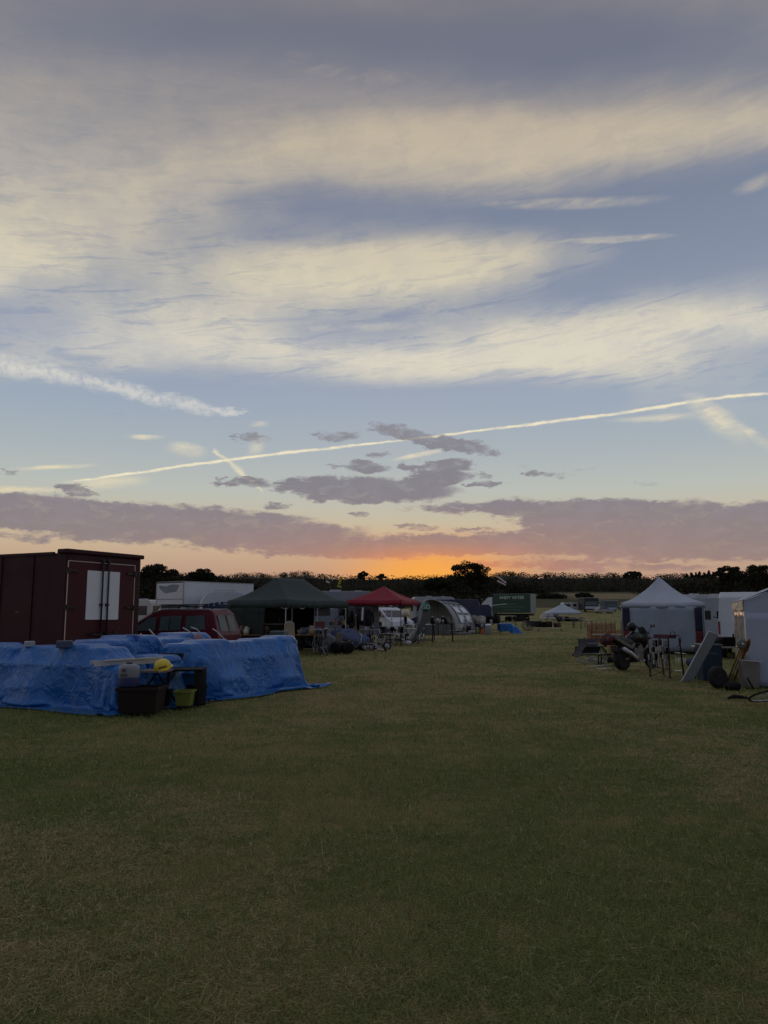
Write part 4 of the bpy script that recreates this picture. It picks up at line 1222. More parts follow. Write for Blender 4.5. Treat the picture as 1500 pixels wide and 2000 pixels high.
# 7. right side: box trailer, white van, distant caravans
def right_vehicles():
    C = at(1383, 1200, 38)
    t = caravan(1383, 1200, 38, 'plain pale caravan side between the white gazebo and the white van', 3.4, zat(1168,38), (1,-.05), windows=False, rf=.08, rr=.08, body=GREYP)
    v = panel_van(1462, 27, 'white high-topped van with a red tail lamp beside the marquee', zat(1156,27), (.45,.9), VWHITE, L=5.6, Wd=1.0)
    m = MB().bar((-.06, 1.0, 1.42), (-.2, 1.12, 1.46), .03).box((-.2, 1.3, 1.52), (.1, .2, .32)); m.build('reversing_mirror', BLACK, v)
    caravan(1368, 1190, 60, 'white caravan roof with a dark window showing over the pale trailer', 4.6, zat(1162,60), (1,.1), body=VWHITE)
    caravan(1408, 1190, 72, 'second distant white caravan roof just left of the white van', 4.0, zat(1162,72), (1,-.2))
right_vehicles()

# ------------------------------------------------------------------ gazebos
def gazebo(name, label, F, ux, uy, a, b, eave, valance, peak, fabric, ridge=0.0, legs=(0,1,2,3), frame=POLE, scallop=False, sag=.06, g0=0.0, midleg=False):
    """pop-up gazebo: F is one eave corner, ux / uy unit directions, a / b side lengths"""
    t = thing(name, label, 'gazebo', (F.x, F.y, g0), 0)
    ux = Vector((*ux, 0)); uy = Vector((*uy, 0)); E = eave-g0; PK = peak-g0; VL = valance-g0
    cs = [Vector((0,0,0)), ux*a, ux*a+uy*b, uy*b]
    c = ux*a/2+uy*b/2
    r0 = c-ux*ridge/2; r1 = c+ux*ridge/2
    mb = MB()
    # four sagging roof faces
    def face(p, q, A, B):
        N = 10; vs = []; fs = []
        for i in range(N+1):
            f = i/N
            for j in range(N+1):
                g_ = j/N
                lo = p.lerp(q, g_); hi = A.lerp(B, g_)
                P_ = lo.lerp(hi, f); z = E + (PK-E)*(f**1.0) - sag*4*f*(1-f)*1.2 - .035*math.sin(PI*g_)*(1-f) - .03*math.sin(PI*f)*math.sin(2*PI*g_)
                vs.append((P_.x, P_.y, z))
        for i in range(N):
            for j in range(N): fs.append((i*(N+1)+j, i*(N+1)+j+1, (i+1)*(N+1)+j+1, (i+1)*(N+1)+j))
        mb.add(vs, fs, True)
    face(cs[0], cs[1], r0, r1); face(cs[1], cs[2], r1, r1); face(cs[2], cs[3], r1, r0); face(cs[3], cs[0], r0, r0)
    o = mb.build('canopy', fabric, t)
    sd = o.modifiers.new('thickness', 'SOLIDIFY'); sd.thickness = .004
    vb = MB(); out = (cs[0]-c).length
    for k in range(4):
        p, q = cs[k], cs[(k+1) % 4]; n = int((q-p).length/.12)
        vs = []; fs = []
        for i in range(n+1):
            f = i/n; P_ = p.lerp(q, f); sg = .035*math.sin(PI*f)
            d = (.05*abs(math.sin(PI*f*(q-p).length/.33)) if scallop else .012*math.sin(f*17))
            w = .02*math.sin(f*n*1.1)
            nn = (P_-c).normalized()
            vs += [(P_.x, P_.y, E-sg), (P_.x+nn.x*(.01+w), P_.y+nn.y*(.01+w), VL-sg*.6-(d if scallop else d))]
        for i in range(n): fs.append((2*i, 2*i+1, 2*i+3, 2*i+2))
        vb.add(vs, fs, True)
    o = vb.build('valance', fabric, t)
    sd = o.modifiers.new('thickness', 'SOLIDIFY'); sd.thickness = .004
    ins = .03
    spots = [cs[k] for k in legs] + ([ux*a/2, ux*a/2+uy*b] if midleg else [])
    for p in spots:
        q = p.lerp(c, ins)
        l = MB().bar((q.x, q.y, .0), (q.x, q.y, E*.55), .045).bar((q.x, q.y, E*.5), (q.x, q.y, E), .032).box((q.x, q.y, .01), (.12, .12, .02)).build('leg', frame, t)
    fr = MB()
    for k in range(4):
        p, q = cs[k].lerp(c, .03), cs[(k+1) % 4].lerp(c, .03); n = 4 if (q-p).length > 3.5 else 2
        for i in range(n):
            A = p.lerp(q, i/n); B = p.lerp(q, (i+1)/n)
            fr.bar((A.x, A.y, E-.06), (B.x, B.y, E-.34), .022).bar((A.x, A.y, E-.34), (B.x, B.y, E-.06), .022)
    for R_, cc in ((r0, cs[0]), (r1, cs[1]), (r1, cs[2]), (r0, cs[3])):
        md = (cc+R_)/2; zm = (E+PK)/2-sag*1.25-.07; fr.bar((cc.x, cc.y, E-.06), (md.x, md.y, zm), .022).bar((md.x, md.y, zm), (R_.x, R_.y, PK-.12), .022)
    fr.cyl((r0.x, r0.y, PK-.55), (r0.x, r0.y, PK-.03), .02)
    fr.build('scissor_frame', frame, t)
    return t, cs, c
def wall_panel(t, p, q, z0, z1, material, name='side_wall', folds=.05, seed=1, nf=7):
    n = max(int((q-p).length/.10), 4); m_ = 10; vs = []; fs = []
    nn = Vector((-(q-p).y, (q-p).x, 0)).normalized()
    for i in range(n+1):
        f = i/n
        for j in range(m_+1):
            g_ = j/m_
            w = folds*(mnoise.noise(Vector((f*nf, g_*1.3, seed)))+.4*mnoise.noise(Vector((f*nf*3, g_*3, seed+5))))
            P_ = p.lerp(q, f)+nn*w
            vs.append((P_.x, P_.y, z0+(z1-z0)*g_))
    for i in range(n):
        for j in range(m_): fs.append((i*(m_+1)+j, i*(m_+1)+j+1, (i+1)*(m_+1)+j+1, (i+1)*(m_+1)+j))
    o = MB().add(vs, fs, True).build(name, material, t)
    sd = o.modifiers.new('thickness', 'SOLIDIFY'); sd.thickness = .004
    return o

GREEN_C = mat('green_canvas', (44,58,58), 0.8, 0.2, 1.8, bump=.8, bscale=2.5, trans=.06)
RED_C = mat('red_canvas', (146,30,52), 0.7, 0.08, 1.5, bump=.25, bscale=8, trans=.25)
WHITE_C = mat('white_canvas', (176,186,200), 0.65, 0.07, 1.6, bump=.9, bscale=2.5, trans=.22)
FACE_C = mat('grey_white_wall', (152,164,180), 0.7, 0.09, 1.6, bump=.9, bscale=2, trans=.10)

Fg = at(558, 1186, 30.5); Fg.z = 0
c_, s_ = math.cos(R(60)), math.sin(R(60))
g1, cs1, c1 = gazebo('green_gazebo', 'long dark green gazebo with a ridged roof over stalls of pots', Fg, (c_, s_), (-s_, c_), 4.5, 3.0, zat(1172,30.5), zat(1186,30.5), zat(1130,33.5), GREEN_C, ridge=2.0, midleg=True, sag=.10)
E1 = zat(1186,30.5)
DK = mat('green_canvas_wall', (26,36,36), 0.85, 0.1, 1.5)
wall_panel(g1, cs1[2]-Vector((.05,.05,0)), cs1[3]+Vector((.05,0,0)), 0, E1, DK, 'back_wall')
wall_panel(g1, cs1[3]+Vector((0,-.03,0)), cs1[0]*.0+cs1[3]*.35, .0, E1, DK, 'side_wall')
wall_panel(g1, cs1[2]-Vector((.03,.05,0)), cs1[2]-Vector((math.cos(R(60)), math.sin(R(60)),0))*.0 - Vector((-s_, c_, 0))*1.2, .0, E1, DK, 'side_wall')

Fr = at(784, 1180, 38); Fr.z = 0
gazebo('red_gazebo', 'dark red gazebo with a scalloped edge over the step ladder', Fr, (-.94, .34), (.34, .94), 2.9, 2.9, zat(1172,38), zat(1180,38), zat(1144,39.5), RED_C, scallop=True, frame=DARKM)

Fw = at(1213, 1178, 31); Fw.z = 0
g3, cs3, c3 = gazebo('white_gazebo', 'white walled gazebo with a pointed roof and dark red and navy leg covers', Fw, (.956, -.293), (.293, .956), 3.12, 3.0, zat(1177,31), zat(1186,31), zat(1127,32.5), WHITE_C, sag=.16)
EW = zat(1186, 31)
gx3 = Vector((.956,-.293,0)); gy3 = Vector((.293,.956,0))
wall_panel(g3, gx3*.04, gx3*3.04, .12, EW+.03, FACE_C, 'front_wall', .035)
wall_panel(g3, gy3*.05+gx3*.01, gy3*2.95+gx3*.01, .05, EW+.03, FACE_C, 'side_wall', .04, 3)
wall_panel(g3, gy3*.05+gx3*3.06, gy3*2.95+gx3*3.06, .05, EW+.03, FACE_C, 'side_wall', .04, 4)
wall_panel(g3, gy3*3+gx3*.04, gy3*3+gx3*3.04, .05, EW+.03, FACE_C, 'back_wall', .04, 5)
navy = mat('navy_cloth', (20,22,52), .7); redc = mat('dark_red_cloth', (92,24,38), .7)
for x0 in (.04, 2.72):
    wall_panel(g3, gx3*x0-gy3*.07, gx3*(x0+.27)-gy3*.07, .9, EW-.02, navy, 'leg_cover', .02, 6)
    wall_panel(g3, gx3*x0-gy3*.071, gx3*(x0+.27)-gy3*.071, .28, .9, redc, 'leg_cover', .02, 6)

Ff = at(1073, 1197, 98); Ff.z = 0
gf = ground_z(9, 98)
gazebo('low_gazebo', 'small white gazebo lowered close to the grass far down the aisle', Ff, (1,.05), (-.05,1), 4.2, 3.0, zat(1196,98), zat(1199,98), zat(1180,99.5), WHITE_C, ridge=.3, g0=gf)

# marquee at the right edge
def marquee():
    F = at(1454, 1190, 17.0); F.z = 0
    fx = Vector((.94, -.34, 0)).normalized(); sy = Vector((.36, .93, 0)).normalized()
    t = thing('white_marquee', 'white marquee with a crumpled clear side at the right edge', 'marquee', F, 0)
    E = zat(1190, 17, 1454)+.0; W = 4.0; D = 4.0; PK = E+1.05; vh = .22; E2 = zat(1172, 17, 1454)
    p0 = Vector((0,0,0)); p1 = fx*W; q0 = sy*D; q1 = fx*W+sy*D; ap = fx*W/2
    mb = MB()
    o = .06
    def P3(v, z): return Vector((v.x, v.y, z))
    n_ = 14
    for A0, A1 in ((p0, ap), (p1, ap)):
        vs = []; fs = []
        for i in range(n_+1):
            for j in range(n_+1):
                f, g_ = i/n_, j/n_
                b_ = A0.lerp(A1, f) - fx*(.05 if A0 is p0 else -.05)*(1-f) + sy*(-.05+(D+.1)*g_)
                z = E2+(PK-E2)*f - .05*math.sin(PI*f)*abs(math.sin(2*PI*g_)) 
                vs.append(P3(b_, z))
        for i in range(n_):
            for j in range(n_): fs.append((i*(n_+1)+j, i*(n_+1)+j+1, (i+1)*(n_+1)+j+1, (i+1)*(n_+1)+j))
        mb.add(vs, fs, True)
    ob = mb.build('roof', WHITE_C, t); sd = ob.modifiers.new('thickness', 'SOLIDIFY'); sd.thickness = .006
    # gable end and front wall of sheeting panels
    gm = mat('marquee_sheet', (164,174,196), .6, .05, 1.2, bump=.25, bscale=5, trans=.08)
    vs = []
    m = MB().slab([P3(p0, E2-.02), P3(ap, PK-.03), P3(p1, E2-.02), P3(p1, E-.1), P3(p0, E-.1)], .01); m.build('gable', gm, t)
    seg = 4
    for k in range(seg):
        a_, b_ = p0.lerp(p1, k/seg+.003), p0.lerp(p1, (k+1)/seg-.003)
        wall_panel(t, a_, b_, .03, E-.08, gm, 'front_wall', .03, 20+k, 3)
    clr = mat('clear_plastic', (190,184,172), .22, .25, 3, bump=1.0, bscale=7, spec=.8, trans=.35)
    wall_panel(t, p0+sy*.12, q0, .05, E-.02, clr, 'clear_side', .07, 31, 5)
    wall_panel(t, p0-fx*.03, q0-fx*.03, E-.03, E2, mat('lace_valance', (196,188,172), .6, .3, 12, bump=.8, bscale=20), 'side_valance', .03, 33, 8)
    wall_panel(t, q0, q1, .05, E2, gm, 'back_wall', .04, 34)
    wall_panel(t, p1, q1, .05, E2, gm, 'side_wall', .04, 35)
    for p in (p0, p1, q0, q1, ap, ap+sy*D): MB().cyl((p.x+.03, p.y+.05, 0), (p.x+.03, p.y+.05, E2 if p not in (ap,) else E2), .03, n=8).build('pole', POLE, t)
    return F, fx, sy
MQ = marquee()

# arched awning with its ribs
def awning():
    Yf = 57.0
    a = at(815, 1200, Yf); b = at(892, 1200, Yf); a.z = b.z = 0
    t = thing('arched_awning', 'grey arched awning with dark ribs and clear roof panels behind the GO flag', 'awning', (a.x, a.y, 0), 0)
    W = (b-a).length; H = zat(1171, Yf); d = Vector((.44, .90, 0)).normalized(); D = 3.6
    shell = mat('awning_shell', (146,148,156), .6, .08, 1.5, trans=.15); rib = mat('awning_rib', (26,28,32), .6)
    back = mat('awning_mesh', (150,156,152), .8, .12, 2, trans=.6); clr = mat('awning_window', (186,192,198), .25, .05, spec=.8)
    def arch(u, v):   # u along the arch 0..1, v depth 0..1
        K = [(0,0),(.01,.40),(.06,.72),(.16,.93),(.30,1.0),(.46,.985),(.62,.90),(.77,.74),(.88,.53),(.96,.27),(1,0)]
        s_ = u*(len(K)-1); i = min(int(s_), len(K)-2); f = s_-i
        def c3(k):
            p = [K[max(min(i+j, len(K)-1), 0)][k] for j in (-1,0,1,2)]
            return .5*((2*p[1])+(-p[0]+p[2])*f+(2*p[0]-5*p[1]+4*p[2]-p[3])*f*f+(-p[0]+3*p[1]-3*p[2]+p[3])*f**3)
        return Vector((W*c3(0)*(1+.10*v), 0, max((H-.12*v)*c3(1), 0))) + d*(v*D)
    n, m = 36, 10; vs = [arch(i/n, j/m) for i in range(n+1) for j in range(m+1)]
    fs = [(i*(m+1)+j, (i+1)*(m+1)+j, (i+1)*(m+1)+j+1, i*(m+1)+j+1) for i in range(n) for j in range(m)]
    o = MB().add(vs, fs, True).build('roof', shell, t); sd = o.modifiers.new('thickness', 'SOLIDIFY'); sd.thickness = .01
    for j in range(5):
        v = j/4
        MB().tube([arch(i/24, v)*1.0+Vector((0,0,.012)) for i in range(25)], .04 if j == 0 else .028, 6).build('rib', rib if j else mat('awning_rim', (146,148,152), .6), t)
    for u_ in (.36, .5, .6): MB().tube([arch(u_, j/6)+Vector((.01,0,.015)) for j in range(7)], .022, 6).build('rib', rib, t)
    for k in range(2):
        for q in range(2):
            u0, u1 = .67+.12*q, .67+.12*q+.085; v0, v1 = .30+.34*k, .30+.34*k+.22
            pts = [arch(u0, v0), arch(u1, v0), arch(u1, v1), arch(u0, v1)]
            pts = [p + Vector((.02, -.01, .03)) for p in pts]
            MB().slab(pts, .01).build('window', clr, t)
    vs = [arch(i/24, .42) for i in range(25)]; bw = MB(); bw.prism([(0,0),(1,0)], 0, 1) if False else None
    cen = Vector((W/2, 0, .0))+d*(D*.42)
    m2 = MB(); m2.add([tuple(v) for v in vs]+[tuple(cen)], [(i, i+1, 25) for i in range(24)]); m2.build('back_wall', back, t, recalc=False)
    for k in (.33, .66): MB().tube([cen+Vector((W*(k-.5),-.03,0)), cen+Vector((W*(k-.5),-.03,H*.86))], .02, 6).build('back_pole', rib, t)
    wall_panel(t, Vector((W-.02,0,0)), Vector((W+.2,0,0))+d*D*.9, .02, .35, mat('awning_side', (96,104,106), .7), 'side_wall', .05, 41)
awning()

# ------------------------------------------------------------------ the sheeted stalls on the left
ZA = math.atan2(-.44, .9)
OA = Vector((-8.75, 14.45, 0))
def LA(x, y, z=0): return OA + Matrix.Rotation(ZA, 3, 'Z') @ Vector((x, y, z))
def hemA(P, s):
    np.maximum(P[..., 1], -.14-.05*np.sin(P[..., 0]*3.0), out=P[..., 1])
    k = min(s/60, 1)*.2
    x = P[:, 0, 0]; P[:, 0, 1] += (.04+.08*np.sin(x*2.3+1) - P[:, 0, 1])*k
    P[-1, :, 0] += (4.98 - P[-1, :, 0])*k; P[0, :, 0] += (-.3 - P[0, :, 0])*k
draped('tarpaulin', 'blue tarpaulin over the lumpy stall in front of the maroon lorry', 'tarpaulin',
       [(-.2,4.8,.42,1.5,.70,.74),(0.0,1.9,.62,1.3,.7,.98),(.8,1.5,.6,1.2,.7,1.03),(2.1,4.1,.64,1.3,.7,1.0),(3.1,3.7,.58,1.2,.7,1.05),(4.3,4.75,.36,1.0,0,.70),(.4,1.2,.25,.6,0,.42),(2.2,2.9,.28,.6,0,.35)],
       (-.35, -.56, 4.98, 2.1), OA, ZA, fix=hemA, seed=3, h=.042, slack=1.10, steps=210)
ZB = math.atan2(.87, .49)
def hemB(P, s):
    np.minimum(P[..., 0], 4.20, out=P[..., 0]); np.maximum(P[..., 1], -.10-.05*np.sin(P[..., 0]*4.0), out=P[..., 1])
    _hemB(P, s)
def _hemB(P, s):     # the hem is weighted down along the aisle and drawn out at the far end
    k = min(s/60, 1)*.25
    x = P[:, 0, 0]; P[:, 0, 1] += (.02+.10*np.sin(x*3.1)-.08*x/4 - P[:, 0, 1])*k
    P[-1, :, 0] += (4.14-.14*P[-1, :, 1] - P[-1, :, 0])*k; P[0, :, 0] += (-.02 - P[0, :, 0])*k
OB = Vector((-3.24, 13.9, 0))
def LB(x, y, z=0): return OB + Matrix.Rotation(ZB, 3, 'Z') @ Vector((x, y, z))
draped('tarpaulin', 'long blue tarpaulin over the stall that runs beside the maroon people carrier', 'tarpaulin',
       [(.1,3.78,.45,1.5,.70,.74),(.15,2.2,.62,1.2,.7,1.02),(.7,1.5,.66,1.2,.7,1.07),(2.3,3.72,.62,1.2,.7,1.05),(3.1,3.68,.56,1.2,.7,1.09),(.8,1.5,.2,.6,0,.40),(2.7,3.4,.22,.6,0,.30)],
       (-.05, -.62, 4.30, 2.2), OB, ZB, fix=hemB, seed=5, h=.042, slack=1.10, steps=210)
draped('tarpaulin', 'low blue tarpaulin over the stall end beside the black table', 'tarpaulin',
       [(-.55,.0,.45,1.3,0,.84),(-.5,-.05,.35,1.2,0,.4)],
       (-.72, -.40, .12, 1.8), OB, ZB, seed=7, h=.04, steps=150, slack=1.10)
draped('tarpaulin', 'blue tarpaulin thrown over black crates behind the yellow hard hat', 'tarpaulin',
       [(-.95,-.2,1.5,2.4,.5,1.10),(-.2,.6,1.6,2.5,.5,1.16),(.6,1.5,1.7,2.6,.5,1.08),(1.5,2.3,1.8,2.7,.5,1.17)],
       (-1.25, 1.12, 2.6, 2.95), OB, ZB, seed=9, h=.04, steps=150, slack=1.08)
draped('tarpaulin', 'small crumpled blue tarpaulin on a table far down the aisle', 'tarpaulin',
       [(0,1.1,.1,.8,0,.78),(.9,1.6,.2,.7,0,.5)], (-.15,-.45,2.1,1.3), at(975, 1235, 61)*1.0 - Vector((0,0,at(975,1235,61).z)), .05, seed=11, h=.06, steps=140)

def crate(name, label, px0, px1, pyt, pyb, Y, material, depth=.4, rz=0., taper=.9, cat='crate', rim=True, group=None, z0=None):
    """open plastic box seen at its place: bottom pyb, top pyt"""
    a, b = at(px0, pyb, Y), at(px1, pyb, Y); w = (b.x-a.x)/math.cos(rz); h = at(px0, pyt, Y).z-a.z
    zb = max(a.z if z0 is None else z0, ground_z(a.x, Y))
    C = Vector(((a.x+b.x)/2, Y+depth/2, zb))
    t = thing(name, label, cat, C, rz, group)
    MB().box((0,0,h*.44), (w, depth, h*.86), taper=1.0 if taper >= 1 else 1/taper*1.0).build('body', material, t, bevel=.015)
    if rim:
        m = MB()
        ww, dd = w/taper*1.03, depth/taper*1.03
        for s_ in (-1, 1):
            m.box((s_*ww/2, 0, h*.93), (.03, dd+.03, h*.12)).box((0, s_*dd/2, h*.93), (ww-.03, .03, h*.12))
        m.build('rim', material, t)
    return t
BLUEP = mat('blue_plastic', (30,90,140), .45); BROWNP = mat('brown_chest', (34,24,22), .7, .2, 3, spec=.2)
BLK = mat('black_paint', (17,16,18), .7, .2, 4, spec=.2)
crate('tool_chest', 'dark brown lidded chest on the grass under the ladder', 230, 303, 1343, 1394, 12.25, BROWNP, .5, 0, .94, 'chest')
crate('blue_crate', 'blue plastic crate on a black box left of the black table legs', 287, 324, 1322, 1345, 13.5, BLUEP, .3)
crate('blue_crate', 'blue plastic crate behind the black table on the right', 352, 386, 1314, 1338, 14.1, BLUEP, .35)
crate('black_crate', 'black box in the dark under the left blue crate', 284, 328, 1345, 1383, 13.5, BLK, .4, rim=False)
crate('black_crate', 'black box in the dark under the right blue crate', 350, 392, 1338, 1372, 14.1, BLK, .4, rim=False)
crate('lime_tub', 'lime green square tub on the grass beneath the black table', 343, 370, 1349, 1380, 13.15, mat('lime_plastic', (112,120,46), .6, .1, 6), .26, 0, .82, 'tub')
crate('black_crate', 'black screen-sided crate held under the edge of the blue sheet', 310, 352, 1272, 1306, 14.2, BLK, .5, rim=False, z0=zat(1306,14.2))
crate('black_crate', 'tall black block added to darken the gap behind the hard hat', 290, 352, 1306, 1375, 14.75, BLK, .6, rim=False)  # added black block, stands in for shade in the gap
crate('grey_box', 'small pale grey box tilted on the blue sheet at the far left', 45, 61, 1262, 1275, 14.0, GREYP, .16, .5, 1, 'box', rim=False, z0=.99)
crate('grey_box', 'slate grey box on the blue sheet before the maroon lorry doors', 106, 134, 1262, 1278, 13.4, mat('slate_box', (62,72,96), .5), .22, .35, 1, 'box', rim=False, z0=1.0)
crate('blue_box', 'small blue box standing on the tarpaulin edge by the lorry corner', 246, 268, 1257, 1270, 14.6, mat('mid_blue', (52,82,150), .5), .18, 0, 1, 'box', rim=False, z0=1.08)
# printed paint tub
def paint_tub():
    C = at(251, 1343, 12.5); C.z = zat(1343, 12.25)+.005
    t = thing('paint_container', 'white and blue printed plastic container standing on the brown chest', 'container', C, -.2)
    MB().lathe([(.13,0),(.16,.02),(.165,.26),(.15,.32),(.08,.345)], (0,0,0), 24).build('body', mat('container_white', (122,126,132), .6), t)
    MB().lathe([(.166,.0),(.169,.02),(.171,.12),(.167,.14)], (0,0,0), 24, cap=False).build('base_band', mat('container_blue', (30,40,84), .5), t)
    m = MB()
    for k, (z, w) in enumerate(((.275,.07),(.255,.07),(.235,.07),(.19,.13),(.165,.11))): m.box((.0, -.168, z), (w, .012, .009))
    m.build('printing', mat('print_dark', (48,52,66), .5), t)
    MB().lathe([(.05,.34),(.05,.37)], n=16).build('lid', BLACK, t)
paint_tub()
# aluminium ladder laid across
def lying_ladder():
    A = at(184, 1297, 12.75); B = at(318, 1290, 13.35)
    t = thing('aluminium_ladder', 'short aluminium ladder lying across the stall above the printed container', 'ladder', A)
    d = B-A; n = Vector((-d.y, d.x, 0)).normalized()*.34
    for o in (Vector((0,0,0)), n): MB().bar(o, o+d, .03, .075).build('rail', ALU, t)
    for k in range(5):
        p = d*(.1+.2*k); MB().cyl(p, p+n, .016, n=8).build('rung', ALU, t)
    P = thing('pale_plank', 'pale narrow board lying along the ladder', 'board', A+Vector((.15,.05,.05)))
    MB().bar((0,0,0), tuple(d*.85+Vector((0,0,.01))), .10, .02).build('board', mat('pale_board', (170,168,160), .6), P)
    P2 = thing('pale_plank', 'long pale board resting on the sheet by the maroon lorry wheel', 'board', at(232, 1279, 14.3))
    MB().bar((-.75,.1,-.03), (.1,0,.05), .12, .03).build('board', mat('pale_board', (170,168,160), .6), P2)
lying_ladder()
def hard_hat():
    t = thing('hard_hat', 'yellow hard hat at the end of the ladder on the black table', 'hard hat', at(318, 1306, 13.0), .4)
    ye = mat('hat_yellow', (200,178,40), .4, .05)
    t.rotation_euler = (.15, -.25, .3)
    MB().lathe([(.142,0),(.14,.05),(.12,.10),(.08,.135),(.03,.15),(.0,.151)], (0,0,.01), 20).build('shell', ye, t)
    MB().lathe([(.14,.0),(.17,-.004),(.172,.006),(.14,.014)], (0,0,.01), 20, cap=False).prism([(-.10,-.12),(.10,-.12),(.07,-.21),(-.07,-.21)], .0, .012, 'XY').build('brim', ye, t)
    MB().box((0,-.137,.055), (.12,.01,.03)).build('badge', mat('badge_brown', (110,84,60), .6), t)
hard_hat()
def table(label, px, pytop, Y, L, Wd=.6, rz=0., h=None, top=WOOD, leg=DARKM, x_legs=False, group=None, name='trestle_table', th=.035):
    P = at(px, pytop, Y); g0 = ground_z(P.x, Y); H = (P.z-g0) if h is None else h
    t = thing(name, label, 'table', (P.x, Y, g0), rz, group)
    MB().box((0,0,H-th/2), (L, Wd, th)).build('tabletop', top, t, bevel=.005)
    for sx in (-1, 1):
        if x_legs:
            MB().bar((sx*L*.36-.22, -Wd*.35, 0), (sx*L*.36+.2, -Wd*.3, H-th), .028).bar((sx*L*.36+.22, Wd*.35, 0), (sx*L*.36-.2, Wd*.3, H-th), .028).bar((sx*L*.36-.22,-Wd*.35,.02),(sx*L*.36+.22,Wd*.35,.02),.02).build('leg', leg, t)
        else:
            for sy in (-1, 1): MB().bar((sx*(L/2-.06), sy*(Wd/2-.05), 0), (sx*(L/2-.09), sy*(Wd/2-.06), H-th), .035).build('leg', leg, t)
    return t
BT = mat('pale_edge_board', (104,96,90), .6)
table('black-legged table holding the yellow hard hat', 306, 1308, 13.05, .42, .5, 0, top=BT, leg=BLK, x_legs=True)
table('longer black table beside the low blue tarpaulin', 362, 1305, 13.7, .66, .6, .1, top=BLK, leg=BLK)
fl = thing('black_cloth', 'black cloth hanging off the right end of the black table', 'cloth', at(388, 1340, 13.45)*1.0)
fl.location.z = 0
wall_panel(fl, Vector((-.08,0,0)), Vector((.10,.12,0)), .02, zat(1307,13.45), mat('black_cloth', (16,16,18), .9), 'cloth', .05, 51)
# upturned pale chairs on the sheets behind
PINK = mat('pink_seat', (150,112,124), .6); BENT = mat('bent_pale_metal', (176,170,176), .4, metal=.2)
def upturned(label, px, py, Y, legs, seat=None):
    O = at(px, py, Y); t = thing('upturned_chair', label, 'chair', O)
    for pts in legs:
        MB().tube([at(x, y, Y+dy)-O for x, y, dy in pts], .013, 6).build('leg', BENT, t)
    if seat:
        x, y, r = seat; c = at(x, y, Y)-O
        M = Matrix.Rotation(.5, 3, 'Y') @ Matrix.Rotation(1.25, 3, 'X')
        b = MB().lathe([(r*.9,-.02),(r,0),(r*.97,.02),(r*.5,.03)], n=22); b.v = [tuple(M @ Vector(v) + c) for v in b.v]; b.build('seat', PINK, t)
upturned('upturned pink-seated chair with bent pale legs on the blue sheets', 387, 1253, 15.8,
         [[(388,1246,0),(372,1235,0),(357,1226,-.1)], [(392,1246,.1),(390,1235,.1),(384,1229,.1),(373,1225,0)], [(380,1252,.2),(366,1246,.1)]], (387,1246,.085))
upturned('pair of bent pale chair legs sticking up right of the pink seat', 428, 1254, 16.2,
         [[(439,1249,0),(431,1242,0),(424,1234,0),(415,1228,0)], [(405,1252,.2),(397,1245,.1)]])
upturned('upturned pale metal chair legs beside the maroon lorry door edge', 288, 1262, 15.4,
         [[(276,1258,0),(275,1237,0)], [(271,1241,0),(278,1249,0)], [(306,1254,.1),(302,1241,.1),(291,1229,.1)], [(295,1240,0),(305,1252,0)], [(298,1257,.1),(298,1241,.1)], [(282,1255,0),(290,1262,0)]])

# ------------------------------------------------------------------ bicycles and motorbike
def bicycle(label, loc, rz, colour, lean=0.0, name='bicycle', r=.33, group=None, rot=None):
    t = thing(name, label, 'bicycle', loc, rz, group)
    t.rotation_euler = rot if rot else (lean, 0, rz)
    A = Vector((-.52,0,r)); B = Vector((.52,0,r)); bb = Vector((-.08,0,.28)); st = Vector((-.25,0,.78)); hd = Vector((.33,0,.82))
    for c in (A, B):
        w = MB().torus(c, r-.018, .018, 'Y', 30, 6).build('wheel', RUBBER, t)
        MB().torus(c, r-.045, .009, 'Y', 30, 5).build('rim', ALU, w)
        m = MB()
        for k in range(14):
            th = 2*PI*k/14; m.cyl(c+Vector((0,.02*(-1)**k,0)), c+Vector((math.cos(th)*(r-.05), 0, math.sin(th)*(r-.05))), .0022, n=3)
        m.cyl(c-Vector((0,.04,0)), c+Vector((0,.04,0)), .02, n=8)
        m.build('spokes', STEEL, w)
    m = MB()
    for a, b, q in ((bb,st,.015),(st,hd,.015),(bb,hd-Vector((0,0,.08)),.018),(bb,A,.010),(st,A,.009),(hd,B,.013)): m.cyl(a, b, q, n=7)
    m.build('frame', colour, t)
    MB().tube([hd+Vector((.02,0,.12)), hd+Vector((.06,0,.16))], .012, 6).tube([hd+Vector((-.06,.27,.17)), hd+Vector((.08,.16,.19)), hd+Vector((.06,0,.16)), hd+Vector((.08,-.16,.19)), hd+Vector((-.06,-.27,.17))], .011, 6).build('handlebar', ALU, t)
    MB().cyl(st, st+Vector((-.03,0,.12)), .012, n=6).box(st+Vector((-.04,0,.14)), (.26,.13,.05), taper=.7).build('saddle', BLACK, t)
    MB().torus(bb, .085, .008, 'Y', 18, 5).bar(bb+Vector((0,.06,0)), bb+Vector((.12,.07,-.11)), .018).bar(bb-Vector((0,.06,0)), bb+Vector((-.12,-.07,.11)), .018).build('crank', STEEL, t)
    return t
gG = mat('bike_green', (40,60,52), .4); gB = mat('bike_blue', (34,52,84), .4); gR = mat('bike_maroon', (80,26,34), .4)
bicycle('upright old bicycle with its front wheel towards the aisle beside the long blue sheet', gp(627, 1281)+Vector((-.05,.7,0)), math.atan2(-.85,.42), gG, .12)
bicycle('second bicycle leaning behind the first at the blue sheet corner', gp(606, 1270)+Vector((-.1,.6,0)), math.atan2(-.6,.8), gB, -.15)
bicycle('bicycle with a pale rim lying half over at the right edge', gp(1515, 1376)+Vector((.25,.25,.03)), 0, gB, rot=(R(66), 0, R(12)), r=.35)

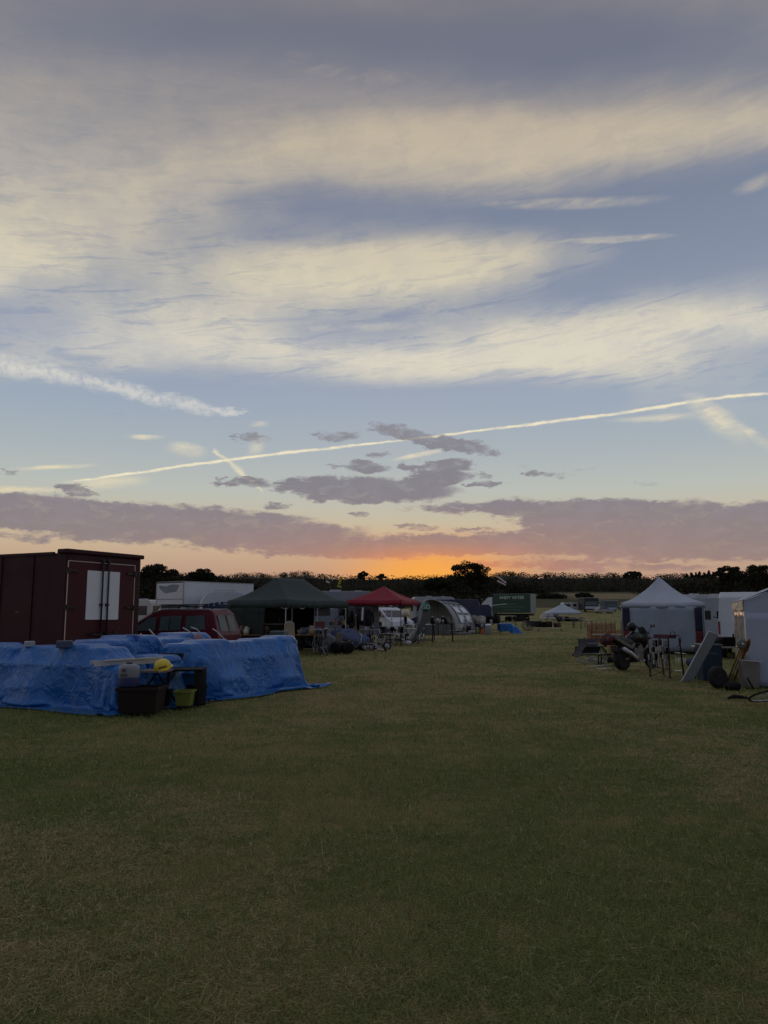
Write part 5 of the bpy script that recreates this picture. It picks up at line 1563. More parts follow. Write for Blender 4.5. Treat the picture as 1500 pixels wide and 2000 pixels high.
def motorbike():
    # origin under the rear axle; forward = +x
    P = gp(1217, 1310); h = math.radians(38)
    t = thing('motorbike', 'black motorbike seen from behind with a dark helmet on its seat', 'motorbike', P, h)
    t.rotation_euler = (-.10, 0, h)
    r = .31
    for nm, x, wd in (('rear_wheel', 0, .085), ('front_wheel', 1.42, .06)):
        w = MB().lathe([(r*.62,-wd),(r*.93,-wd*.95),(r,-wd*.4),(r,wd*.4),(r*.93,wd*.95),(r*.62,wd)], (x,0,r), 28, 'Y').build(nm, RUBBER, t)
        m = MB().lathe([(r*.64,-.03),(r*.64,.03)], (x,0,r), 24, 'Y', cap=False).torus((x,0,r), r*.62, .014)
        for k in range(5):
            th = 2*PI*k/5; m.bar((x,0,r), (x+math.cos(th)*r*.62, 0, r+math.sin(th)*r*.62), .03, .02)
        m.build('rim', STEEL, w)
        MB().lathe([(.13,-.008),(.13,.008)], (x, .075, r), 20, 'Y').build('brake_disc', STEEL, w)
    dk = mat('motorbike_black', (16,17,21), .38, .1, 3, spec=.4); eng = mat('engine_grey', (70,72,76), .4, .2, 8, metal=.7)
    MB().bar((0,.10,r), (.50,.06,.36), .05).bar((0,-.10,r), (.50,-.06,.36), .05).build('swing_arm', eng, t)
    MB().bar((.35,0,.45), (1.10,0,.86), .07).bar((.35,0,.45), (.9,0,.26), .05).bar((.9,0,.26), (1.15,0,.75), .045).build('frame', dk, t)
    MB().box((.62,0,.42), (.42,.30,.34), ry=.2).lathe([(.12,-.19),(.13,0),(.12,.19)], (.52,0,.33), 14, 'Y').box((.80,0,.58), (.22,.26,.22), ry=-.5).build('engine', eng, t, bevel=.02)
    MB().tube([(.38,0,.80),(.5,0,.86),(.72,0,.92),(.92,0,.90),(1.04,0,.82)], [.08,.14,.17,.15,.09], 14).build('fuel_tank', dk, t)
    MB().tube([(-.32,0,.93),(-.15,0,.88),(.1,0,.80),(.34,0,.76),(.5,0,.80)], [.035,.085,.12,.14,.12], 12).build('seat', mat('seat_vinyl', (26,26,28), .55), t)
    for sg in (1, -1):
        MB().prism([(-.36,.86),(-.34,.94),(.05,.80),(.4,.66),(.38,.56),(.0,.70)], sg*.10, sg*.15).build('tail_panel', mat('tail_silver', (58,60,66), .4), t, bevel=.01)
    MB().tube([(-.10,-.17,.60),(.2,-.18,.47),(.45,-.16,.34),(.7,-.12,.22),(.95,-.1,.25)], [.055,.055,.045,.03,.025], 12).build('exhaust', ALU, t)
    MB().tube([(-.12,.17,.42),(.2,.18,.36),(.5,.15,.28)], [.05,.05,.03], 12).build('exhaust', BLACK, t)
    MB().prism([(-.30,.55),(-.05,.66),(.02,.63),(-.26,.50)], -.08, .08).box((-.30,0,.62), (.02,.2,.16)).build('rear_mudguard', BLACK, t)
    MB().box((-.36,0,.87), (.04,.14,.05)).build('tail_lamp', mat('red_lamp', (120,16,18), .3), t)
    for sg in (1, -1): MB().cyl((1.42,sg*.09,r), (1.16,sg*.09,.90), .024).build('fork', ALU, t)
    # half fairing, screen, bars, mirrors, lamp
    MB().tube([(1.02,0,.62),(1.14,0,.86),(1.28,0,.92),(1.40,0,.84)], [.10,.19,.17,.08], 14).build('fairing', dk, t)
    MB().slab([(1.20,-.14,1.02),(1.20,.14,1.02),(1.08,.10,1.20),(1.08,-.10,1.20)], .008).build('screen', GLASSL, t)
    MB().tube([(.96,.34,1.0),(1.08,.2,1.01),(1.12,0,.99),(1.08,-.2,1.01),(.96,-.34,1.0)], .014, 8).build('handlebar', BLACK, t)
    for sg in (1, -1):
        m = MB().cyl((1.02,sg*.28,1.01), (1.06,sg*.38,1.16), .008, n=6).box((1.06,sg*.42,1.19), (.02,.15,.08)); m.build('mirror', BLACK, t)
        MB().box((1.046,sg*.42,1.19), (.004,.135,.066)).build('mirror_glass', mat('mirror_silver', (200,206,216), .1, metal=1.0, var=.02), t)
    MB().lathe([(.05,-.02),(.08,.0),(.05,.03)], (1.44,0,.88), 14, 'X').build('headlight', STEEL, t)
    MB().bar((.55,.12,.25), (.62,.36,0), .022).build('side_stand', DARKM, t)
    H = thing('motorbike_helmet', 'black domed helmet resting on the motorbike', 'helmet', t.matrix_basis @ Vector((.66,0,1.08)), h+.5)
    MB().ball((0,0,.135), .145, 18, 12, (1.05,.9,.95)).build('shell', dk, H)
    MB().lathe([(.150,-.03),(.152,.04)], (.02,0,.13), 18, cap=False).build('visor_band', mat('visor', (60,64,72), .15), H)
motorbike()

# ------------------------------------------------------------------ things on the right
def rack():
    A = gp(1277, 1322); B = gp(1316, 1326)
    d = B-A; W = d.length; rz = math.atan2(d.y, d.x)
    t = thing('display_rack', 'dark metal rack hung with narrow black and pale items right of the motorbike', 'rack', A, rz)
    m = MB()
    for x in (0, W):
        for y in (-.12, .34): m.bar((x,y,0), (x,y if y < 0 else y-.1,.98), .03)
    for z in (.98,.80,.25): m.bar((0,-.12,z), (W,-.12,z), .025)
    m.bar((0,-.12,.02), (W,-.12,.25), .015).bar((W,-.12,.02), (0,-.12,.25), .015)
    m.build('frame', mat('rack_maroon', (52,24,38), .5), t)
    MB().box((W*.5,.1,1.02), (W*.8,.22,.09)).build('top_roll', mat('maroon_roll', (72,26,48), .7), t)
    rs = np.random.RandomState(4); cols = [mat('hung_pale', (158,156,150), .5), BLK, mat('hung_grey', (92,92,94), .5)]
    for k in range(8):
        x = .04+(W-.08)*k/7; z = .94
        for q in range(4):
            l = rs.uniform(.12,.2); MB().box((x+rs.uniform(-.01,.01), -.16+rs.uniform(-.02,.02), z-l/2), (.035, .05, l-.02), rz=rs.uniform(-.4,.4)).build('hung_item', cols[rs.randint(3)], t, bevel=.008)
            z -= l
    c = thing('bent_wire_hoop', 'bent dark wire handles sprouting from the rack top', 'wire hoop', A+Vector((W*.8,.2,.98)), rz)
    MB().tube([(0,0,0),(.02,0,.13),(.15,0,.14),(.2,0,.05)], .009, 6).tube([(.1,0,0),(.28,0,.06),(.36,0,-.02),(.34,0,-.14),(.2,0,-.25)], .009, 6).build('wire', BLACK, c)
rack()
def leaning_board():
    A = gp(1331, 1330); t = thing('leaning_board', 'long white board leaning diagonally against the blue cabinet', 'board', A)
    B = at(1384, 1232, 17.75)-A
    d = B.normalized(); n = Vector((d.z, 0, -d.x))
    w = .27
    q = [Vector((0,0,0)), n*w, B+n*w, B]
    MB().slab([p+Vector((-.0,0,0)) for p in q], .03).build('board', mat('board_white', (150,158,172), .5, .05), t, bevel=.004)
    MB().bar((0,-.01,0), tuple(B+Vector((0,-.01,0))), .012, .02).build('edge', mat('edge_white', (200,204,212), .5), t)
leaning_board()
def cabinet():
    P = gp(1393, 1331); t = thing('blue_cabinet', 'dark blue lidded wheelie cabinet between the leaning board and the marquee', 'cabinet', P, -.05)
    bl = mat('cabinet_blue', (34,54,78), .45, .08, 2)
    MB().box((0,.2,.42), (.46,.42,.80), taper=1.06).build('body', bl, t, bevel=.02)
    MB().box((0,.2,.845), (.52,.48,.045)).build('lid', mat('cabinet_lid', (78,88,98), .5), t, bevel=.015)
    MB().box((0,-.022,.65), (.24,.012,.05)).build('label_plate', mat('plate_grey', (66,82,100), .5), t)
cabinet()
tb = table('metal-edged table of dark oddments behind the blue cabinet', 1412, 1262, 18.9, 1.3, .7, .0, top=ALU, leg=DARKM)
rsx = np.random.RandomState(8)
def oddment(label, C, kind, s, material, group=None, rz=0., cat='oddment', name=None):
    names = {'pot':'pot','jug':'jug','box':'box','urn':'urn','lamp':'table_lamp','plate':'plate','bundle':'cloth_bundle','can':'can','frame':'picture_frame','bottle':'bottle'}
    t = thing(name or names[kind], label, cat if cat != 'oddment' else names[kind].replace('_', ' '), C, rz, group)
    if kind in ('pot','can'):
        MB().lathe([(s*.28,0),(s*.42,s*.1),(s*.48,s*.5),(s*.40,s*.85),(s*.44,s*.95)] if kind == 'pot' else [(s*.3,0),(s*.3,s*.9),(s*.26,s)], n=14).build('body', material, t)
        MB().torus((0,0,s*.94), s*.43 if kind == 'pot' else s*.27, s*.03, 'Z', 14, 5).build('rim', material, t)
    elif kind == 'urn':
        MB().lathe([(s*.25,0),(s*.14,s*.12),(s*.12,s*.2),(s*.36,s*.5),(s*.38,s*.7),(s*.22,s*.9),(s*.3,s)], n=14).build('body', material, t)
        for g_ in (-1, 1): MB().tube([(g_*s*.34,0,s*.55),(g_*s*.5,0,s*.7),(g_*s*.24,0,s*.88)], s*.03, 5).build('handle', material, t)
    elif kind == 'jug':
        MB().lathe([(s*.3,0),(s*.4,s*.25),(s*.34,s*.6),(s*.2,s*.8),(s*.24,s)], n=14).build('body', material, t)
        MB().tube([(s*.22,0,s*.9),(s*.55,0,s*.75),(s*.38,0,s*.35)], s*.04, 6).build('handle', material, t)
    elif kind == 'bottle':
        MB().lathe([(s*.14,0),(s*.16,s*.05),(s*.16,s*.55),(s*.06,s*.72),(s*.055,s)], n=10).build('body', material, t)
    elif kind == 'lamp':
        MB().lathe([(s*.25,0),(s*.08,s*.08),(s*.12,s*.35),(s*.05,s*.6)], n=12).build('base', material, t)
        MB().lathe([(s*.36,s*.5),(s*.2,s*.98)], n=14).build('lamp_shade', CREAM, t)
    elif kind == 'box':
        MB().box((0,0,s*.4), (s*1.1,s*.8,s*.8)).build('body', material, t, bevel=s*.03)
        MB().box((0,0,s*.82), (s*1.14,s*.84,s*.06)).build('lid', material, t)
    elif kind == 'plate':
        MB().lathe([(s*.3,0),(s*.5,s*.08),(s*.48,s*.1),(s*.28,s*.03)], n=18).build('dish', material, t)
    elif kind == 'frame':
        m = MB()
        for a, b in (((-.5,0),(.5,0)),((.5,0),(.5,1)),((.5,1),(-.5,1)),((-.5,1),(-.5,0))): m.bar((a[0]*s,.1*a[1]*s,a[1]*s), (b[0]*s,.1*b[1]*s,b[1]*s), s*.1)
        m.build('moulding', material, t); MB().slab([(-.47*s,0,0),(.47*s,0,0),(.47*s,.1*s,s),(-.47*s,.1*s,s)], .01).build('panel', GREYP, t)
    elif kind == 'bundle':
        b = MB().ball((0,0,s*.42), s*.55, 16, 12, (1.15,.8,.8))
        b.v = [tuple(Vector(v)*(1+.28*mnoise.noise(Vector(v)*4/s+Vector((s*9,C[0],0))))) for v in b.v]
        b.v = [(x, y, max(z, 0)) for x, y, z in b.v]
        b.build('cloth', material, t)
    return t
P = lambda px, py, Y: at(px, py, Y)
zt_ = zat(1262, 18.9)
def on_table(px, Y, z): p = at(px, 1260, Y); return Vector((p.x, Y, z))
oddment('black boxy appliance on the table behind the blue cabinet', on_table(1421, 18.8, zt_), 'box', .26, BLK)
oddment('low dark bundle on the table just left of the black appliance', on_table(1398, 18.8, zt_), 'bundle', .24, mat('dark_cloth', (30,28,34), .8))
oddment('small pale dish at the table edge behind the blue cabinet', on_table(1404, 18.62, zt_), 'plate', .14, CREAM)
oddment('slim dark bottle on the table beside the marquee side', on_table(1433, 18.8, zt_), 'bottle', .3, BLK)
t = thing('motorcycle_wheel', 'loose black motorcycle wheel propped in front of the blue cabinet', 'wheel', gp(1414, 1347)+Vector((0,.22,0)), .3)
t.rotation_euler = (-.12, 0, .35)
MB().lathe([(.15,-.06),(.21,-.065),(.235,-.03),(.235,.03),(.21,.065),(.15,.06)], (0,0,.235), 28, 'Y').build('tyre', RUBBER, t)
m = MB().lathe([(.155,-.04),(.155,.04)], (0,0,.235), 24, 'Y', cap=False).lathe([(.03,-.07),(.05,0),(.03,.07)], (0,0,.235), 12, 'Y')
for k in range(6): m.bar((0,0,.235), (.15*math.cos(k*1.047), 0, .235+.15*math.sin(k*1.047)), .025, .02)
m.build('spoked_rim', DARKM, t)
t = thing('dark_bag', 'dark bag slumped right of the black kettle drum', 'bag', gp(1436, 1349)+Vector((0,.1,0)))
b = MB().ball((0,0,.08), .17, 14, 10, (1.1,.8,.6)); b.v = [(x*(1+.2*mnoise.noise(Vector((x*9,y*9,z*9)))), y, max(z,0)) for x, y, z in b.v]; b.build('bag', BLK, t)
MB().tube([(-.06,0,.25),(0,0,.33),(.06,0,.25)], .01, 6).build('handle', BLK, t)
def oars():
    A = gp(1440, 1336)+Vector((.02,.25,0)); t = thing('wooden_paddles', 'varnished wooden paddle leaning against the marquee corner', 'paddle', A)
    br = mat('varnish_brown', (128,78,30), .35, .15, 5); yl = mat('brass_pole', (150,124,66), .35, .1, metal=.4)
    B = at(1461, 1255, 16.5)-A
    MB().tube([(0,0,0), B*.45, B*.75, B*.85, B*1.0, B*1.08], [.02,.025,.03,.06,.055,.02], 10).build('shaft', br, t)
    A2 = gp(1432, 1334)+Vector((0,.3,0)); t2 = thing('round_headed_pole', 'pale pole with a round grey head leaning left of the wooden paddle', 'pole', A2)
    B2 = at(1447, 1264, 16.5)-A2
    MB().cyl((0,0,0), B2, .02).cyl((.07,0,0), B2+Vector((.05,0,0)), .012).build('shaft', yl, t2)
    m = MB().lathe([(.07,-.03),(.105,-.02),(.105,.02),(.07,.03)], B2+Vector((.0,-.05,.07)), 20, 'Y'); m.build('head', mat('grey_disc', (96,98,88), .5), t2)
    MB().lathe([(.02,-.03),(.02,.03)], B2+Vector((.0,-.09,.07)), 10, 'Y').build('boss', ALU, t2)
oars()
def tin_bin():
    A = gp(1470, 1344)+Vector((0,.0,0)); t = thing('metal_trough', 'galvanised upright bin in front of the marquee wall', 'bin', A, -.15)
    MB().prism([(-.19,.02),(.14,.0),(.18,.55),(-.19,.58)], 0, .28).build('body', mat('galvanised', (120,116,112), .4, .15, 3, metal=.5, dirt=(96,90,84)), t, bevel=.01)
    MB().bar((-.2,-.01,.59), (.2,-.01,.56), .02).bar((.2,-.01,.56), (.22,-.01,.62), .02).build('rim', ALU, t)
    t2 = thing('white_panel', 'white panel propped at the right edge before the marquee', 'panel', gp(1506, 1341), -.2)  # plain white panel on a foot
    MB().box((.12,.05,.33), (.44,.04,.5)).build('panel', mat('panel_white', (150,158,186), .5), t2, bevel=.01)
    MB().box((.12,.04,.09), (.5,.1,.05)).box((-.02,.05,.03), (.05,.1,.07)).box((.3,.05,.03), (.05,.1,.07)).build('foot', WHITEP, t2)
    t3 = thing('short_plank', 'short dark board propped at an angle against the galvanised bin', 'board', gp(1462, 1345)+Vector((0,-.1,0)))
    MB().bar((.06,0,0), (-.04,.05,.24), .06, .03).build('board', BLK, t3)
tin_bin()
t = thing('wire_basket', 'white wire chair frame on the grass between the rack and the leaning board', 'chair frame', gp(1332, 1300))
MB().tube([(-.12,0,.38),(.14,0,.36),(.12,0,.2),(-.1,0,.2)], .012, 6, closed=True).tube([(-.12,.2,.38),(.14,.2,.36),(.12,.2,.2),(-.1,.2,.2)], .012, 6, closed=True).build('hoops', WHITEP, t)
for x in (-.1, .12):
    for y in (0, .2): MB().cyl((x,y,0), (x,y,.2), .01, n=6).build('leg', WHITEP, t)
oddment('white folded crockery stack low beside the leaning board', gp(1326, 1311), 'plate', .22, WHITEP)
oddment('small black box half hidden behind the leaning board', gp(1366, 1318)+Vector((0,.2,0)), 'box', .3, BLK)
oddment('blue rolled bundle behind the leaning board', gp(1361, 1306)+Vector((0,.2,0)), 'bundle', .35, mat('blue_grey_cloth', (54,66,92), .7))

# leaning black sheets, box and bits left of the motorbike
def left_of_bike():
    t = thing('leaning_sheet', 'dark grey flat sheet leaning at the left end of the right-hand stall', 'sheet', gp(1131, 1284))
    a, b, c, d = (at(x, y, Y_)-Vector(gp(1131,1284)) for x, y, Y_ in ((1116,1281,27.6),(1130,1284,27.6),(1148,1256,28.2),(1141,1245,28.2)))
    MB().slab([a,b,c,d], .03).build('sheet', mat('sheet_grey', (44,42,50), .6), t)
    t = thing('cold_frame', 'open black tray box in a thin grey metal frame', 'tray', gp(1152, 1279), 0)
    W = .85
    MB().box((0,.3,.16), (W,.6,.3)).build('tray', BLK, t, bevel=.01)
    m = MB()
    for p, q in (((-.5,-.02,.05),(-.3,.1,.42)),((-.3,.1,.42),(.42,.1,.44)),((.42,.1,.44),(.38,-.02,.05)),((-.5,-.02,.05),(.95,-.02,.06))): m.bar(p, q, .03)
    m.build('frame', STEEL, t)
    MB().slab([(-.3,.5,.3),(.45,.5,.3),(.45,.62,.58),(-.3,.62,.58)], .02).build('open_lid', mat('sheet_grey', (44,42,50), .6), t)
    t = thing('cardboard_box', 'tan cardboard box with dark print beside the motorbike tail', 'box', at(1197, 1277, 24)-Vector((0,0,0)), -.08)
    zc = zat(1276, 24); t.location.z = zc
    MB().box((0,.1,.115), (.27,.22,.23)).build('carton', mat('cardboard', (150,126,78), .8, .1, 8), t, bevel=.004)
    MB().box((.02,-.012,.13), (.12,.004,.05)).box((.03,-.012,.08), (.08,.004,.03)).build('print', mat('print_brown', (96,62,36), .8), t)
    tb_ = table('low dark table holding the cardboard box beside the motorbike', 1190, 1277, 24.1, .75, .4, 0, top=DARKM, leg=DARKM)
    oddment('dark red cloth heaped over the stand behind the cardboard box', at(1188, 1262, 24.6), 'bundle', .42, mat('dull_red_cloth', (70,28,36), .8))
    st2 = thing('cloth_stand', 'black folding stand under the dark red cloth', 'stand', Vector((at(1188,1262,24.6).x, 24.6, 0)))
    z_ = zat(1262, 24.6)
    MB().bar((-.25,0,0), (.2,0,z_), .03).bar((.25,0,0), (-.2,0,z_), .03).bar((-.25,.25,0), (.2,.25,z_), .03).bar((.25,.25,0), (-.2,.25,z_), .03).box((0,.12,z_-.01), (.5,.35,.03)).build('frame', BLACK, st2)
    rs = np.random.RandomState(14)
    for k in range(9):
        p = gp(rs.uniform(1128, 1186), rs.uniform(1284, 1298))
        t = thing('chain_scrap', 'one of the bright twisted metal scraps strewn before the black tray', 'metal scrap', p, rs.uniform(0, 6), 'metal scraps before the tray')
        pts = [(rs.uniform(-.15,.15)+.1*i-.15, rs.uniform(-.08,.08), rs.uniform(.01,.14)) for i in range(5)]
        MB().tube(pts, .012, 6).build('twist', STEEL, t)
        MB().torus((pts[2][0], pts[2][1], .06), .05, .01, 'Y', 12, 5).build('ring', STEEL, t)
    for k, (x0, y0, x1, y1) in enumerate(((1150,1303,1196,1299),(1166,1307,1199,1308))):
        a, b = gp(x0, y0), gp(x1, y1)
        t = thing('pale_rod', ('upper' if k == 0 else 'lower')+' of two pale rods lying in the grass left of the motorbike wheel', 'rod', a+Vector((0,0,.015)))  # plain pale rod with a black end
        MB().cyl((0,0,0), b-a, .014, n=8).build('rod', ALU, t); MB().box(tuple(b-a), (.04,.03,.03)).build('end_cap', BLACK, t)
    oddment('dark lump in the grass by the motorbike tyre', gp(1192, 1295), 'bundle', .2, BLK)
    t = thing('black_boot', 'long dark strap lying on the grass before the marquee', 'strap', gp(1445, 1366))
    MB().tube([(-.22,0,.02),(-.1,.03,.05),(.05,0,.04),(.2,.05,.02)], [.02,.04,.035,.015], 8).build('strap', BLK, t)
    MB().box((.22,.05,.02), (.05,.04,.02)).build('buckle', DARKM, t)
left_of_bike()
# orange barrier netting pen
def pen():
    net = netting_mat('orange_netting', (140,88,62), .07, .6)
    Y0 = 40.; a = at(1156, 1250, Y0); b = at(1214, 1250, Y0); a.z = b.z = 0
    t = thing('netting_pen', 'pen of orange barrier netting beside the white gazebo', 'barrier', a)
    d = b-a; bk = Vector((.35, 2.2, 0)); H = zat(1213, Y0+1)
    for p, q, nm in ((Vector((0,0,0)), d, 'netting'), (bk, bk+d, 'netting'), (Vector((0,0,0)), bk, 'netting')):
        wall_panel(t, p, q, .03, H-.12 if p.y > .1 or q.y > 1 else H*.62, net, nm, .07, int(p.y*3)+61)
    for k in range(4):
        p = d*(k/3); MB().cyl((p.x,p.y,0), (p.x,p.y,H), .018, n=6).build('post', DARKM, t)
        p = bk+d*(k/3); MB().cyl((p.x,p.y,0), (p.x,p.y,H), .018, n=6).build('post', DARKM, t)
    z = zat(1239, Y0); MB().bar((0,-.03,z), (d.x,-.03,z), .03, .07).build('rail', CREAM, t)
pen()

# ------------------------------------------------------------------ stalls under the left gazebos
rs = np.random.RandomState(21)
CL = [mat('crock_white', (176,172,164), .4), mat('crock_grey', (110,108,108), .5), mat('crock_brown', (90,64,46), .5), BLK, mat('crock_tan', (138,118,90), .5), mat('crock_blue', (70,84,110), .45)]
def row_table(label, px0, px1, pytop, Y, Wd=.7, top=WOOD, leg=DARKM, x_legs=False, rz=0., h=None):
    a, b = at(px0, pytop, Y), at(px1, pytop, Y)
    return table(label, (px0+px1)/2, pytop, Y, b.x-a.x, Wd, rz, top=top, leg=leg, x_legs=x_legs, h=h)
def pile(n, px0, px1, pyt, Y, label, group, s0=.14, s1=.36, kinds=('pot','jug','urn','bottle','box','can','plate'), dy=.25, pal=None, seedv=None):
    z = zat(pyt, Y)
    g0 = ground_z(0, Y)
    for k in range(n):
        px = px0+(px1-px0)*(k+.5+rs.uniform(-.35,.35))/n
        s = rs.uniform(s0, s1); kd = kinds[rs.randint(len(kinds))]
        p = at(px, pyt, Y); m_ = (pal or CL)[rs.randint(len(pal or CL))]
        oddment(label, Vector((p.x, Y+rs.uniform(-dy, dy), max(z, g0))), kd, s, m_, group, rs.uniform(0, 6), cat=group and 'bric-a-brac')
row_table('long table of pots just inside the green gazebo on the left', 462, 525, 1239, 31.5, .9)
pile(22, 463, 522, 1239, 31.5, 'one of the pale and dark pots crowded on the left table under the green gazebo', 'pots under the green gazebo', .14, .36, ('pot','jug','urn','lamp'))
row_table('high pale shelf table at the back of the green gazebo', 513, 551, 1218, 33.2, .4, top=CREAM)
pile(6, 516, 549, 1217.5, 33.2, 'one of the dark things along the high shelf inside the green gazebo', 'things on the high shelf', .12, .3, pal=[BLK, DARKM], dy=.1)
row_table('table of bottles and jars before the white van doors', 579, 630, 1239, 30, .8)
pile(12, 581, 628, 1239, 30, 'one of the small bottles and jars on the table before the white van doors', 'bottles and jars', .12, .34)
def high_chair():
    P = at(567, 1241, 26.5); t = thing('padded_chair', 'beige high-backed padded chair at the front leg of the green gazebo', 'chair', (P.x, 26.5, 0), .3)
    be = mat('beige_cloth', (150,138,120), .8)
    MB().box((0,0,.62), (.44,.44,.12)).build('seat', be, t, bevel=.03)
    MB().prism([(-.2,0),(.2,0),(.17,.58),(.08,.66),(-.08,.66),(-.17,.58)], .17, .25).build('backrest', be, t, bevel=.03, loc=(0,0,.66))
    MB().box((0,-.02,.35), (.42,.4,.4)).build('base_cushion', mat('stripe_cushion', (120,114,112), .8, .4, 12), t, bevel=.04)
    for x in (-.19,.19):
        for y in (-.19,.19): MB().cyl((x,y,0), (x,y,.2), .02, n=6).build('leg', WOOD, t)
high_chair()
crate('storage_cabinet', 'blue-grey two-panelled cabinet showing above the long blue sheet', 528, 557, 1227, 1270, 24.5, mat('cab_grey', (74,88,96), .5), .4, -.25, 1, 'cabinet', rim=False)
oddment('red lidded box on a table at the middle of the green gazebo', at(625, 1229, 31), 'box', .36, mat('dull_red', (96,38,40), .5))
tk = row_table('dark table under the red lidded box', 614, 640, 1229, 31.05, .6, top=DARKM)
def hoop_chair():
    t = thing('garden_recliner', 'dark hoop-backed garden chair upended at the right gazebo leg', 'chair', gp(658, 1262)+Vector((0,1.5,0)), .2)
    MB().tube([(-.17,0,.45),(-.2,.05,1.0),(-.16,.1,1.3),(0,.12,1.42),(.16,.1,1.3),(.2,.05,1.0),(.17,0,.45)], .022, 8).build('hoop', DARKM, t)
    MB().tube([(-.10,0,.5),(-.12,.05,1.0),(0,.1,1.28),(.12,.05,1.0),(.10,0,.5)], .012, 6).build('inner_hoop', STEEL, t)
    m = MB()
    for k in range(6): m.cyl((-.16,.03,.6+.11*k), (.16,.03,.6+.11*k), .008, n=5)
    m.build('webbing', STEEL, t)
    MB().box((0,-.2,.45), (.4,.4,.05)).build('seat', mat('blue_grey_cloth', (54,66,92), .7), t)
    for x in (-.18,.18):
        for y in (-.36,-.03): MB().cyl((x,y,0), (x,y,.45), .014, n=6).build('leg', DARKM, t)
hoop_chair()
BC = mat('denim_cloth', (62,74,104), .8, .2, 6); GC = mat('grey_cloth', (110,112,118), .8, .2, 6)
for i, (px, py, Y, s, m_, lb) in enumerate(((640,1241,31.5,.75,GC,'grey cloth heap left of the hoop-backed chair'), (672,1240,33,.95,BC,'largest blue-grey cloth heap right of the hoop-backed chair'),
        (690,1243,34.5,.8,BC,'blue-grey cloth heap left of the trestle legs under the red gazebo'), (706,1240,36,.6,mat('mid_blue_cloth',(58,76,128),.8),'mid blue cloth bundle behind the trestle legs'))):
    oddment(lb, Vector((at(px,py,Y).x, Y, 0)), 'bundle', s*1.1, m_, cat='cloth heap')
crate('square_board', 'pale brown square box beside the two round black bins', 656, 668, 1232, 1264, 31.0, mat('dull_tan', (108,98,90), .7), .15, .2, 1, 'box', rim=False)
for px, lb in ((656.5, 'left of two round black drums lying by the bicycle'), (677, 'right of two round black drums lying by the bicycle')):
    p = gp(px, 1278); t = thing('black_drum', lb, 'drum', p+Vector((0,.3,.24)), .5 if px > 660 else -.3)
    MB().lathe([(.10,-.22),(.22,-.2),(.25,-.05),(.25,.1),(.2,.22)], n=22, axis='Y').build('drum', BLK, t)
    MB().torus((0,-.2,0), .2, .015).build('rim', BLACK, t)
# rail of dark coats under the red gazebo
def clothes_rail():
    a = at(676, 1190, 38.8); b = at(722, 1190, 38.8)
    t = thing('clothes_rail', 'metal clothes rail standing under the left side of the red gazebo', 'clothes rail', (a.x, a.y, 0)); W = b.x-a.x
    MB().cyl((0,0,1.8), (W,0,1.8), .018).build('rail', DARKM, t)
    for x in (0, W): MB().cyl((x,0,0), (x,0,1.8), .018).bar((x,-.25,.02), (x,.25,.02), .03).build('upright', DARKM, t)
    cols = [mat('coat_black', (20,20,24), .85), mat('coat_brown', (42,34,34), .85), mat('coat_grey', (50,50,56), .85)]
    for k in range(7):
        x = W*(k+.5)/7; l = rs.uniform(.7, 1.15)
        o = thing('hanging_coat', 'one of the dark coats hanging from the rail under the red gazebo' if k != 6 else 'broad black coat at the right end of the clothes rail', 'coat', (a.x+x, a.y, 1.8), rs.uniform(1.0,1.9) if k != 6 else .2, 'coats on the rail' if k != 6 else None)
        m = MB().tube([(0,0,-.04),(0,0,-.10),(0,0,-.2),(0,0,-.5),(0,0,-l)], [.05,.12,.2,.19,.24], 12)
        m.v = [(x_, y_*.35+.02*math.sin(x_*40), z_) for x_, y_, z_ in m.v]; m.build('coat', cols[k % 3] if k != 6 else cols[0], o)
        for g_ in (-1, 1): MB().tube([(g_*.17,0,-.16),(g_*.27,0,-.4),(g_*.28,.02,-.68)], [.06,.05,.04], 8).build('sleeve', cols[k % 3] if k != 6 else cols[0], o)
        MB().tube([(0,0,-.05),(0,0,.02),(.02,0,.03)], .005, 5).build('hanger_hook', STEEL, o)
    s = thing('white_banner', 'narrow white hanging strip beside the broad black coat', 'banner', (at(708,1190,38.3).x, 38.3, zat(1186,38.3)))
    MB().box((0,0,-.33), (.09,.02,.64), ry=.06).build('strip', WHITEP, s); MB().cyl((0,0,-.02),(0,.2,.02),.006,n=5).build('cord', BLACK, s)
clothes_rail()
row_table('long grey-topped table under the red gazebo', 705, 792, 1223, 40.5, .8, top=GREYP, leg=ALU)
row_table('folding table on splayed pale legs left of the step ladder', 704, 742, 1229, 38.0, .6, top=GREYP, leg=ALU, x_legs=True)
pile(7, 710, 745, 1223, 40.5, 'one of the small dark goods on the grey-topped table under the red gazebo', 'goods on the grey-topped table', .1, .24, pal=[BLK, CL[1], CL[2]])
row_table('dark covered counter at the back under the red gazebo', 722, 742, 1207, 42.5, .7, top=mat('brown_board', (62,50,46), .7), leg=DARKM)
crate('brown_cupboard', 'brown cupboard behind the tables under the red gazebo', 717, 741, 1199, 1228, 42.0, mat('brown_board', (62,50,46), .7), .5, 0, 1, 'cupboard', rim=False)
